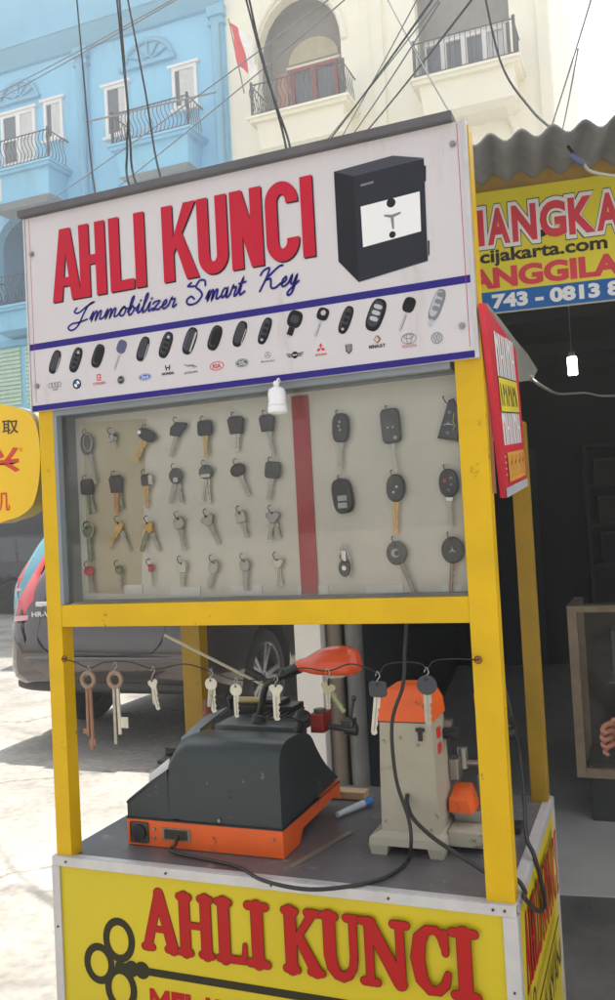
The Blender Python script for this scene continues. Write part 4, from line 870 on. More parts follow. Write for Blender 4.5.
# ------------------------------------------------------------------ lamp clamped over the machines
lm = thing('desk_lamp', (-0.57, 0.3, 0.93), 'orange desk lamp on a jointed arm reaching over the counter under the yellow beam', 'lamp')
lo = M('lamp_orange', (226, 84, 40), .35, var=.12, vs=10, coat=.3)
prof = [(.004, -.010), (.010, -.008), (.013, .0), (.015, .012), (.022, .025), (.031, .042), (.037, .065), (.039, .090), (.036, .112), (.028, .126), (.012, .132), (.0001, .133)]
b = MB().lathe(prof, (-.462, .30, 1.070), (1, 0, .03), 28)
for p in b.v:
    if p.x > -.445 and p.z < 1.056: p.z = 1.056 - (1.056 - p.z) * .12
b.build('lamp_shade', lo, lm)
MB().ball((-.385, .30, 1.054), .017, 1.6, 1, .6).build('bulb', M('bulb_white', (220, 215, 205), .3), lm)
MB().cyl((-.50, .30, 1.052), (-.465, .30, 1.066), .010, .013, n=14).ball((-.50, .30, 1.052), .012).build('joint', dark, lm)
MB().tube(smooth_pts([(-.50, .30, 1.05), (-.52, .30, 1.040), (-.545, .30, 1.022), (-.555, .30, .990), (-.565, .30, .955)], 5), .0075, 10).tube([(-.535, .30, 1.03), (-.56, .31, 1.045), (-.60, .32, 1.062)], .006, 8).build('arm', M('arm_dark', (48, 46, 46), .4, .4), lm)
MB().tube([(-.786, .30, 1.135), (-.545, .30, 1.025)], .0035, 8).build('strut', M('strut_pale', (188, 180, 160), .4, .4), lm)
MB().cyl((-.565, .30, .950), (-.565, .30, .966), .016, .012, n=14).build('clamp', dark, lm)

# small things on the counter
sl_ = thing('wood_block', (-0.43, 0.47, ZC), 'short pale wooden stick lying behind the orange based machine', 'wood stick')
MB().box((-.475, .44, .7515), (-.385, .475, .768), bev=.003).build('stick', M('pale_wood', (190, 160, 120), .6, var=.2, vs=20), sl_)
pen = thing('tube_of_glue', (-0.38, 0.36, ZC), 'white tube with a blue cap lying on the counter between the machines', 'tube')
MB().cyl((-.405, .32, .758), (-.372, .395, .760), .006, .008, n=12).build('tube_body', M('tube_white', (190, 200, 210), .35), pen)
MB().cyl((-.372, .395, .760), (-.362, .418, .760), .0085, .0075, n=12).build('cap', M('cap_blue', (50, 130, 200), .35), pen)
t_ = thing('metal_ruler', (-0.37, 0.15, ZC), 'thin metal strip lying flat on the counter beside the machine', 'metal strip')
MB().box((-.012, -.1, 0.0006), (.0, .1, 0.0026)).build('strip', M('strip_metal', (150, 142, 130), .45, .5), t_, world=False); t_.rotation_euler = (0, 0, R(-14))

# power cables
cab = M('cable_black', (34, 33, 33), .45)
def cable(pts, r, label, name='power_cable', m_=None, n=6, grp=None):
    return tag(MB().tube(smooth_pts(pts, n), r, 8).build(name, m_ or cab), label, 'cable', grp)
cpts = [at(407, 618, 1, .10), at(405, 650, 1, .09), at(403, 685, 1, .085), at(392, 723, 1, .08), at(396, 778, 1, .08), at(409, 820, 1, .085), at(411, 846, 1, .08)] + [at(407, 862, 2, .7555), at(384, 878, 2, .7555), at(345, 887, 2, .7575), at(303, 889, 2, .7575), at(262, 880, 2, .7555), at(235, 866, 2, .7555)] + [V(-.640, .055, .757), V(-.645, .072, .765), V(-.648, .086, .776)]
cable(cpts, .0034, 'black cable hanging under the beam and curling along the counter front to the orange base')
cpts = [V(-.205, .158, .862), V(-.204, .148, .850), at(413, 818, 1, .12), at(430, 835, 1, .10), at(451, 850, 1, .08), at(470, 862, 1, .06), at(490, 874, 1, .045), V(-.008, .052, .772), V(.004, .05, .768), V(.013, .045, .755)] + [at(524, 897, 0, .016), at(534, 908, 0, .018), at(541, 911, 0, .019), at(545, 903, 0, .018), at(542, 885, 0, .016), at(534, 855, 0, .010), V(-.006, .22, .78)] + [at(524, 800, 0, -.02), at(519, 752, 0, -.03), at(509, 705, 0, -.035), at(500, 670, 0, -.06)]
cable(cpts, .0040, 'black cable from the beige machine looping out over the right edge of the cart')

# ------------------------------------------------------------------ red placard on the cart side
pl_ = thing('hanging_placard', (0.014, 0.2, 1.54), 'narrow red placard with white upright letters hanging on the right side of the cart', 'placard')
A = [at(482, 303, 0, .012), at(514, 350, 0, .012), at(525.5, 486, 0, .012), at(504, 498, 0, .012)]
O = A[3]; ux = (A[2] - A[3]); uy = ((A[0] - A[3]) + (A[1] - A[2])) * .5
n_ = V(1, 0, 0)
MB().loft([[p + V(-.006, 0, 0) for p in (A[3], A[2], A[1], A[0])], [p + V(.004, 0, 0) for p in (A[3], A[2], A[1], A[0])]], 0, smooth=False).build('board', M('placard_red', (206, 34, 58), .45, var=.08), pl_)
prp = Print(O + V(.004, 0, 0), ux, uy, n_, .0006)
prp.rect(0.0, 0.0, 1, .05, 1)
for i in range(10): pass
prp.text('KUNCI MOBIL', .16, .32, .93, .60, 0, .0)
prp.mb = MB()
def tall(y0, y1, k):
    x = .14
    for i in range(k):
        w_ = .78 / k
        prp.stroke([(x + .01, y0), (x + .01, y1)], w_ * .36, 0)
        if i % 3 == 0: prp.stroke([(x + .01, y1), (x + w_ * .7, y1 - (y1 - y0) * .45)], w_ * .22, 0)
        if i % 3 == 1: prp.stroke([(x + .01, (y0 + y1) / 2), (x + w_ * .7, (y0 + y1) / 2)], .02, 0)
        prp.stroke([(x + w_ * .6, y0), (x + w_ * .6, y1)], w_ * .30, 0)
        x += w_
tall(.30, .50, 5); tall(.69, .95, 5)
prp.rect(0, 0, 1, .055, 1)
prp.rect(.12, .49, .90, .70, 2); prp.rect(.12, .49, .90, .497, 3); prp.rect(.12, .693, .90, .70, 3)
for i in range(7):
    x = .17 + i * .10; prp.stroke([(x, .53), (x, .66)], .022, 3); prp.stroke([(x, .655), (x + .05, .62), (x, .59)], .018, 3) if i % 2 else prp.stroke([(x, .66), (x + .06, .53)], .018, 3)
prp.rect(.16, .08, .92, .255, 4)
for i in range(8):
    x = .20 + i * .09; prp.stroke([(x, .10), (x + (.03 if i % 2 else -.02), .235)], .018, 5)
    if i % 2: prp.stroke([(x - .03, .18), (x + .04, .20)], .012, 3)
for i in range(4): prp.disc((.07, .13 + i * .035), .018, 0, ry=.006)
prp.build('lettering', [white, greyl, M('placard_yellow', (226, 208, 60), .45), ink, M('placard_gold', (222, 160, 60), .45), M('placard_brown', (170, 96, 50), .5)], pl_)
MB().box((-.004, .02, 1.395), (.0055, .05, 1.68), 0).build('wood_backing', M('backing_wood', (150, 100, 60), .6, var=.2), pl_)
fl = thing('bent_metal_sheet', (0, .35, 1.68), 'bent dull grey metal sheet sticking out behind the red placard', 'metal sheet')
g = []
edge_t = [at(486, 303, 0, .004), at(500, 320, 0, .000), at(515, 340, 0, -.002), at(527, 354, 0, -.002), at(537, 370, 0, 0)]
edge_b = [at(488, 318, 0, .004), at(500, 352, 0, -.001), at(510, 376, 0, -.004), at(519, 382, 0, -.004), at(532, 380, 0, -.002)]
b = MB(); b.loft([[t + V(-.0015, 0, 0) for t in edge_t] + [t + V(-.0015, 0, 0) for t in edge_b[::-1]], [t + V(.0015, 0, 0) for t in edge_t] + [t + V(.0015, 0, 0) for t in edge_b[::-1]]], 0, smooth=False)
b.build('sheet', M('dull_sheet', (138, 138, 130), .5, .2, var=.2, vs=12), fl)
q = at(531, 378, 0, .002); MB().ball(q, .011, .7, 1, .7).build('clip', M('clip_grey', (150, 140, 130), .5), fl)
cable([q, at(545, 388, 0, .03), atp(560, 394, V(.2, 1.4, 0), V(0, 1, 0)), atp(585, 393, V(.2, 1.6, 0), V(0, 1, 0)), atp(605, 396, V(.2, 1.7, 0), V(0, 1, 0)), atp(640, 392, V(.2, 1.8, 0), V(0, 1, 0)), atp(700, 370, V(.2, 1.9, 0), V(0, 1, 0))], .0035, 'thin grey cord running from the metal sheet into the dark shop', 'cord', M('cord_grey', (120, 120, 116), .5))

# ------------------------------------------------------------------ yellow shop sign at the left edge
sg = thing('light_box_sign', (-1.85, 0.93, 0), 'rounded yellow light box sign with red and black Chinese characters at the left edge', 'sign')
sy = 0.9
rt = [at(a, b, 1, sy) for (a, b) in ((0, 404), (14, 407), (27, 412), (34, 420), (38, 433), (40, 455), (39, 478), (36, 495), (31, 507), (20, 516), (8, 520), (0, 523))]
cx = at(0, 460, 1, sy).x - .20
rt = smooth_pts(rt, 4); R_ = [(p.x, p.z) for p in rt]; Lf = [(2 * cx - p[0], p[1]) for p in R_[::-1]]
poly = (R_ + Lf)[::-1]
MB().prism(poly, (0, sy, 0), (1, 0, 0), (0, 0, 1), (0, 1, 0), .07, 0, 1).build('sign_face', [M('sign_yellow', (242, 196, 24), .32, var=.04, vs=3), M('sign_rim', (150, 130, 60), .5)], sg, fix=True)
pr = Print(V(0, sy, 0), V(1, 0, 0), V(0, 0, 1), V(0, -1, 0), .001)
def tpx(txt, x0, x1, y0, y1, m_, off):
    a = at(x0, y1, 1, sy); b = at(x1, y0, 1, sy); pr.text(txt, a.x, a.z, b.x, b.z, m_, off)
tpx('取', 2.5, 18, 419, 435, 0, .012); tpx('兴', -16, 19, 446, 475, 1, .03); tpx('机', -7, 9.5, 491, 512, 1, .01); 
c = at(21, 449.5, 1, sy); ring(pr, (c.x, c.z), .0062, .001, 1); pr.text('R', c.x - .0022, c.z - .003, c.x + .0026, c.z + .003, 1, .01)
pr.build('lettering', [M('sign_brown', (70, 48, 24), .45), M('sign_red', (216, 60, 30), .45)], sg)
MB().cyl((cx, sy + .035, 0.0), (cx, sy + .035, 1.44), .025, n=14).build('sign_post', M('post_grey', (110, 112, 116), .5, .4), sg)

# ------------------------------------------------------------------ SHOP BEHIND, RIGHT
sa = math.atan2(464, 3509)
SO = V(-0.147, 1.825, 0); SU = V(math.cos(sa), math.sin(sa), 0); SN = V(math.sin(sa), -math.cos(sa), 0)   # SN points out to the street
def S(u, d, z): return SO + SU * u - SN * d + V(0, 0, z)      # d = depth into the shop
def sbox(mb, u0, u1, d0, d1, z0, z1, m=0):
    P = [S(u0, d0, z0), S(u1, d0, z0), S(u1, d1, z0), S(u0, d1, z0), S(u0, d0, z1), S(u1, d0, z1), S(u1, d1, z1), S(u0, d1, z1)]
    return mb.hexa(P, m)
def spx(a, b, off=0.0):
    q = atp(a, b, SO + SN * off, SN); return ((q - SO).dot(SU), q.z)
shop = thing('shop_building', SO + SU * 1.0, 'open fronted dark shop with a yellow beam and grey corrugated roof behind the cart', 'shop')
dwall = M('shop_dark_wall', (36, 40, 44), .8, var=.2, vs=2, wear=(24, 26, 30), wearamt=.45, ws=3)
UL, UR, DB = -0.74, 3.2, 5.0
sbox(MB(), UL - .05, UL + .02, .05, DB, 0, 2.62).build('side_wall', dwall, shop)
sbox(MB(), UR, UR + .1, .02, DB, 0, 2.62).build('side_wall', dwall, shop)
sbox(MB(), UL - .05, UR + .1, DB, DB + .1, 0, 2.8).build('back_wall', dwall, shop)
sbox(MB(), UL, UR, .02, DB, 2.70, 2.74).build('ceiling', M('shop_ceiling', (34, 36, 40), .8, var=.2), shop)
sbox(MB(), UL, UR, 0.0, .04, 2.56, 2.665).build('fascia_beam', M('fascia_yellow', (190, 150, 50), .6, var=.25, vs=5, wear=(120, 92, 40), wearamt=.46, ws=8), shop)
bm_ = MB()
for d in (1.2, 2.4, 3.6): sbox(bm_, UL + .03, UR - .01, d, d + .06, 2.6, 2.695)
bm_.build('ceiling_beam', dwall, shop)
# dim shapes on the back wall: shelves, a framed board, a doorway
sh = MB()
for z in (.9, 1.25, 1.6, 1.95): sbox(sh, .5, 2.9, DB - .35, DB - .01, z, z + .03)
for u in (.5, 1.3, 2.1, 2.87): sbox(sh, u, u + .03, DB - .35, DB - .01, .1, 1.97)
sh.build('shelf_rack', M('shelf_grey', (44, 46, 48), .6, var=.2), shop)
sbox(MB(), -.60, .10, DB - .05, DB - .005, .02, 2.0).build('back_door', M('door_dark', (50, 58, 66), .6, var=.2), shop)
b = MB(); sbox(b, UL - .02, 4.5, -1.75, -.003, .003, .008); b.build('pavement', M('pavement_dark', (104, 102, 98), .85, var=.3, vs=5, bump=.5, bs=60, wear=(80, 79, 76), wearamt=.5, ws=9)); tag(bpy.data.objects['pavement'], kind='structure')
# white pillar and grey pipe at the left end
c0 = at(297.5, 660, 1, 1.72); c1 = at(323.5, 660, 1, 1.72)
MB().box((c0.x, 1.70, .0), (c1.x, 1.80, 2.6), 0, .004).build('pillar', M('whitewashed_wood', (222, 218, 212), .7, var=.1, vs=4, wear=(130, 120, 104), wearamt=.42, ws=16), shop)
for (a, b, cc) in ((326, 342, (126, 116, 104)), (345, 362, (112, 112, 110))):
    c0 = at(a, 680, 1, 1.74); c1 = at(b, 680, 1, 1.74)
    MB().cyl(((c0.x + c1.x) / 2, 1.77, 0), ((c0.x + c1.x) / 2, 1.77, 2.6), (c1.x - c0.x) / 2, n=16).build('pipe', M('pipe_%d' % a, cc, .55, .2, var=.2, vs=10), shop)
# corrugated roof
b = MB(); per = 0.094; n = int((UR - UL + .3) / (per / 8)); top = []; 
rows = [(-0.52, 2.530), (0.6, 2.70), (2.2, 2.87), (DB + .2, 3.15)]
vs = []; 
for k in (0, 1):
    for (d, z) in rows:
        for i in range(n + 1):
            u = UL - .15 + i * per / 8
            vs.append(S(u, d + .006 * math.sin(u * 7), z + .016 * math.sin(2 * math.pi * u / per) + (.008 if k else 0)))
W = n + 1; R4 = len(rows); fs = []
for k in (0, 1):
    for r_ in range(R4 - 1):
        for i in range(n):
            a = k * R4 * W + r_ * W + i; f = (a, a + 1, a + W + 1, a + W); fs.append(f if k else f[::-1])
for i in range(n): fs.append((i, i + 1, R4 * W + i + 1, R4 * W + i))
b.add(vs, fs, 0, True); b.build('corrugated_roof', M('fibre_cement', (126, 128, 130), .85, var=.25, vs=5, bump=.2, bs=40, wear=(70, 72, 74), wearamt=.46, ws=9), shop)
# tiled floor inside
sbox(MB(), UL, UR, 0.0, DB, .004, .012).build('shop_floor', M('shop_floor_tile', (214, 214, 208), .4, var=.15, vs=3)); tag(bpy.data.objects['shop_floor'], kind='structure')
# banner
bn = thing('shop_banner', S(.6, -.02, 2.33), 'yellow banner with big red letters and a blue phone strip under the corrugated roof', 'banner')
bm1 = sbox(MB(), -.46, 2.4, -.030, -.012, 2.108, 2.557).build('banner_sheet', vinyl_y, bn)
pr = Print(SO + SN * .030, SU, V(0, 0, 1), SN, .0008)
pr.rect(-.46, 2.110, 2.4, 2.186, 3)
pr.rect(-.46, 2.105, 2.4, 2.110, 4)
def stext(txt, a0, a1, z0, z1, m_, off, y=250, **k):
    u0 = spx(a0, y, .03)[0]; u1 = spx(a1, y, .03)[0]; pr.text(txt, u0, z0, u1, z1, m_, off, **k)
BM_ = [M('banner_red', (216, 40, 62), .45), white, ink, skyblue, greyl, inkbrown, white]
bl = [('I', 462, 484), ('A', 486, 510), ('N', 511, 537), ('G', 539, 567), ('K', 568, 596), ('A', 596, 622)]
for (mm, o1, o2) in ((2, .125, .018), (1, .105, .0145), (0, .042, 0)):
    for (ch, a0, a1) in bl:
        u0 = spx(a0, 220, .03)[0] + .002; u1 = spx(a1, 220, .03)[0] - .002
        if ch == 'I': u0 = -.16; 
        pr.text(ch, u0 - o2 * .8, 2.358 - o2, u1 + o2 * .8, 2.492 + o2, mm, o1)
pr.build('lettering', BM_, bn); pr = Print(SO + SN * .030, SU, V(0, 0, 1), SN, .0010)
stext('cijakarta.com', 479.5, 608, 2.278, 2.342, 5, .03)
pr.build('lettering', BM_, bn); pr = Print(SO + SN * .030, SU, V(0, 0, 1), SN, .0010)
stext('ANGGILA', 467, 622, 2.197, 2.275, 0, .05, 270)
pr.build('lettering', BM_, bn); pr = Print(SO + SN * .030, SU, V(0, 0, 1), SN, .0012)
stext('743 - 0813 8', 492, 622, 2.122, 2.176, 6, .05, 300)
pr.build('lettering', BM_, bn)
for i, (u, z, w2, h2) in enumerate(((.58, 1.63, .22, .20), (.85, 1.63, .18, .26), (1.05, 1.63, .2, .15), (.6, 1.28, .3, .22), (.98, 1.28, .22, .26), (.62, .93, .26, .25), (1.0, .93, .2, .18), (1.4, 1.28, .3, .2), (1.4, 1.63, .25, .25))):
    bt = thing('storage_box', S(u + w2 / 2, DB - .2, z), ['dull grey', 'brown', 'dark blue'][i % 3] + ' storage box, %s from the left on the %s shelf' % (['first', 'second', 'third', 'first', 'second', 'first', 'second', 'third', 'fourth'][i], {1.63: 'top', 1.28: 'middle', .93: 'low'}[z]), 'box', 'storage boxes on the rack at the back of the shop')
    sbox(MB(), u, u + w2, DB - .33, DB - .06, z + .002, z + h2).build('box_body', M('stock_%d' % (i % 3), [(62, 60, 56), (60, 46, 34), (34, 42, 62)][i % 3], .7, var=.3, vs=8), bt)
    sbox(MB(), u - .004, u + w2 + .004, DB - .335, DB - .055, z + h2, z + h2 + .02).build('lid', M('stock_lid', (70, 68, 64), .6), bt)
# fluorescent lamp inside
q = at(572.5, 366, 1, 3.4)
lt = thing('fluorescent_lamp', q, 'lit white lamp glowing in the dark shop under the banner', 'lamp')
MB().box((q.x - .024, 3.38, q.z - .048), (q.x + .024, 3.42, q.z + .048), 0, .008).build('lamp_tube', M('lamp_glow', (240, 255, 250), .5, emit=9.0), lt)
MB().box((q.x - .015, 3.385, q.z + .048), (q.x + .015, 3.415, q.z + .075)).cyl((q.x, 3.4, q.z + .07), (q.x, 3.4, 2.72), .003, n=6).build('lamp_holder', M('holder_grey', (110, 112, 112), .5), lt)
# wood framed showcase
a, b_, c_ = at(567, 607, 1, 2.6), at(577, 607, 1, 2.6), at(582, 775, 1, 2.6)
case2 = thing('wood_showcase', (.5, 2.8, .0), 'wood framed glass showcase standing inside the dark shop at the right edge', 'showcase')
wf = M('case_wood', (150, 132, 108), .6, var=.25, vs=14, bump=.1, bs=40)
x0 = a.x; zt = a.z + .005; fr = MB()
fr.box((x0, 2.58, .21), (x0 + .040, 2.62, zt)); fr.box((x0 + .040, 2.58, zt - .028), (1.2, 2.62, zt)); fr.box((1.2, 2.58, .21), (1.24, 2.62, zt))
fr.box((x0, 3.0, .21), (x0 + .04, 3.04, zt)); fr.box((x0, 2.621, zt - .028), (x0 + .04, 2.999, zt)); fr.box((x0 + .041, 2.58, .21), (1.199, 2.62, .25)); fr.box((1.2, 3.0, .21), (1.24, 3.04, zt))
fr.build('frame', wf, case2)
MB().box((x0 + .04, 3.0, .25), (1.2, 3.01, zt - .028)).box((x0 + .041, 2.63, .25), (1.199, 2.999, .262)).build('back_board', M('case_back', (66, 60, 52), .7, var=.2), case2)
MB().box((x0 + .15, 2.70, .60), (1.19, 2.99, .608)).build('shelf', M('case_shelf', (120, 124, 122), .4), case2)
MB().box((x0 + .05, 2.62, .012), (1.2, 3.02, .205), 0, .01).build('plinth', M('case_plinth', (56, 58, 60), .7), case2)
MB().quad(V(x0 + .04, 2.60, .25), V(1.2, 2.60, .25), V(1.2, 2.60, zt - .03), V(x0 + .04, 2.60, zt - .03)).build('glass_pane', glass_m, case2)
bx_m = M('box_grey', (120, 122, 122), .6, var=.15)
lbs = ['small grey carton on the upper shelf of the wood showcase', 'larger pale grey carton low in the wood showcase']
for i, (xx, z0, z1, w_) in enumerate(((.02, .609, .83, .12), (.10, .264, .47, .2))):
    bt = thing('carton', (x0 + .16 + xx, 2.84, z0), lbs[i], 'carton')
    MB().box((x0 + .16 + xx - w_ / 2 + .05, 2.75, z0), (x0 + .16 + xx + w_ / 2 + .05, 2.93, z1), 0, .004).build('carton_body', bx_m, bt)
    MB().box((x0 + .16 + xx - .004 + .05, 2.748, z1 - .001), (x0 + .16 + xx + .016 + .05, 2.932, z1 + .001)).build('tape', greyl, bt)
# added sheet, cut to stay unseen behind the header, to shade the counter
shade_root = thing('added_shade_sheet', (-0.6, 0.6, 2.0), 'added blue shade sheet, unseen behind the header, from cart roof to shop roof', 'added_shade_sheet')
g = []
for j in range(11):
    t = j / 10; y = .045 + 1.27 * t; z = 2.005 + .53 * t - .03 * math.sin(math.pi * t)
    xr = .2335 - .177 * (y + 1.37); xl = .2335 - 1.08 * (y + 1.37) / 1.335
    g.append([V(xl + (xr - xl) * i / 10, y, z - .008 * abs(math.sin(i * 1.3 + j * .6))) for i in range(11)])
b = MB()
for k in (0, .003): b.add([p + V(0, 0, k) for r_ in g for p in r_], [(j * 11 + i, j * 11 + i + 1, j * 11 + 12 + i, j * 11 + 11 + i) for j in range(10) for i in range(10)], 0, True)
b.build('sheet', M('shade_sheet_blue', (92, 120, 150), .6, var=.15, vs=4), shade_root)

# person whose hand shows at the right edge
skin_m = M('skin', (172, 116, 92), .5, var=.08, vs=20); skin_m.node_tree.nodes['Principled BSDF'].inputs['Subsurface Weight'].default_value = .08
def skin_mesh(name, pts, edges, rad, mat_, parent, root=0, sub=2):
    me = bpy.data.meshes.new(name); me.from_pydata([tuple(p) for p in pts], edges, []); o = bpy.data.objects.new(name, me); col.objects.link(o)
    sk_ = o.modifiers.new('skin', 'SKIN'); sk_.use_smooth_shade = True
    for i, v in enumerate(me.skin_vertices[0].data): v.radius = (rad[i] if isinstance(rad[i], tuple) else (rad[i], rad[i])); v.use_root = (i == root)
    o.modifiers.new('sub', 'SUBSURF').levels = sub; o.modifiers['sub'].render_levels = sub
    dg = bpy.context.evaluated_depsgraph_get(); dg.update()
    m2_ = bpy.data.meshes.new_from_object(o.evaluated_get(dg)); bpy.data.objects.remove(o, do_unlink=True)
    m2_.materials.clear(); m2_.materials.append(mat_)
    for p in m2_.polygons: p.use_smooth = True
    q_ = bpy.data.objects.new(name, m2_); col.objects.link(q_); q_.parent = parent
    return q_
H = at(620, 733, 1, 1.30)           # palm centre
px_, py_ = H.x + .33, H.y + .12     # body stands to the right of the frame
pe = thing('person', (px_, py_, 0), 'person in dark clothes at the right edge with one hand raised at hip height', 'person')
Lc = lambda x, y, z: V(x, y, z)
# clothed body: shirt and trousers (one continuous figure, then head, hands)
P = [Lc(0, 0, .90), Lc(0, 0, 1.08), Lc(0, .01, 1.28), Lc(0, .01, 1.40), Lc(0, 0, 1.47), Lc(0, -.01, 1.52), Lc(0, -.02, 1.60), Lc(0, -.02, 1.68),
     Lc(-.17, .01, 1.38), Lc(-.22, .02, 1.12), Lc(-.24, -.06, .90 + .0), Lc(H.x - px_ + .055, H.y - py_ + .005, H.z + .028),
     Lc(.17, .01, 1.38), Lc(.23, .02, 1.10), Lc(.24, -.02, .86), Lc(.24, -.03, .79),
     Lc(-.09, 0, .84), Lc(-.10, -.02, .48), Lc(-.10, .02, .10), Lc(-.10, -.10, .04), Lc(.09, 0, .84), Lc(.10, -.02, .48), Lc(.11, .02, .10), Lc(.11, -.10, .04)]
E_ = [(0, 1), (1, 2), (2, 3), (3, 4), (4, 5), (5, 6), (6, 7), (3, 8), (8, 9), (9, 10), (10, 11), (3, 12), (12, 13), (13, 14), (14, 15), (0, 16), (16, 17), (17, 18), (18, 19), (0, 20), (20, 21), (21, 22), (22, 23)]
rad = [(.15, .11), (.14, .10), (.16, .115), (.13, .09), .058, .055, (.078, .09), (.06, .07), .062, .048, .040, .026, .062, .048, .038, .028, .088, .062, .042, .035, .088, .062, .042, .035]
skin_mesh('body', P, E_, rad, skin_m, pe)
def cloth(name, idx, grow, mat_):
    mp = {i: k for k, i in enumerate(idx)}
    ed = [(mp[a], mp[b]) for a, b in E_ if a in mp and b in mp]
    rr = []
    for i in idx:
        r_ = rad[i]; rr.append((r_[0] + grow, r_[1] + grow) if isinstance(r_, tuple) else (r_ + grow, r_ + grow))
    return skin_mesh(name, [P[i] for i in idx], ed, rr, mat_, pe)
cloth('shirt', [0, 1, 2, 3, 8, 9, 12, 13], .014, M('shirt_dark', (34, 38, 44), .85, var=.15))
cloth('trousers', [0, 16, 17, 18, 20, 21, 22], .018, M('trousers_dark', (40, 42, 50), .85, var=.15))
MB().ball((0, .005, 1.70), .085, 1, 1.1, .75).ball((0, .03, 1.66), .085, .98, .9, 1).build('hair', M('hair_black', (22, 20, 20), .6), pe, world=False)
fb = MB(); fb.ball((-.03, -.108, 1.645), .011, m=1).ball((.03, -.108, 1.645), .011, m=1).ball((0, -.118, 1.615), .014, .8, 1, 1.3).ball((0, -.102, 1.578), .018, 1.3, .4, .35, m=2).ball((-.082, -.02, 1.62), .022, .4, .8, 1.2).ball((.082, -.02, 1.62), .022, .4, .8, 1.2)
fb.build('face', [skin_m, M('eye_dark', (24, 20, 18), .3), M('lips', (150, 84, 76), .5)], pe, world=False)
# hand: palm with four curled fingers and a thumb around a small white cloth
hx, hy, hz = H.x - px_, H.y - py_, H.z
HP = [V(hx + .055, hy + .005, hz + .028), V(hx + .030, hy, hz + .018), V(hx + .004, hy - .004, hz + .006)]
HE = [(0, 1), (1, 2)]; HR = [(.024, .020), (.034, .018), (.036, .015)]
def finger(base, segs, r0):
    k = len(HP); HP.append(V(*base)); HE.append((2, k)); HR.append((r0 * 1.05, r0 * 1.05)); p = V(*base)
    for i, d in enumerate(segs): p = p + V(*d); HP.append(p); HE.append((len(HP) - 2, len(HP) - 1)); HR.append((r0 * (1 - .1 * (i + 1)),) * 2)
for i in range(4):
    zz_ = hz + .032 - i * .0205; L_ = (.95, 1.05, 1.0, .8)[i]
    finger((hx - .018, hy - .012, zz_), [(-.024 * L_, -.018, -.006), (-.006, -.020 * L_, -.010), (.016 * L_, -.010, -.006)], .0088)
finger((hx + .010, hy - .022, hz + .034), [(-.012, -.022, .012), (-.014, -.018, .004)], .0102)
hand = skin_mesh('hand', HP, HE, HR, skin_m, pe, 0, 2)
ck = tag(MB().ball((0, 0, 0), .016, 1, .8, 1.2).ball((.012, -.004, -.014), .013, 1, .8, 1.3).ball((-.004, .004, .016), .011).build('paper_scrap', M('paper_white', (226, 224, 218), .7)), 'small white paper scrap held in the hand at the right edge', 'paper')
ck.location = H + V(.005, -.032, .0)

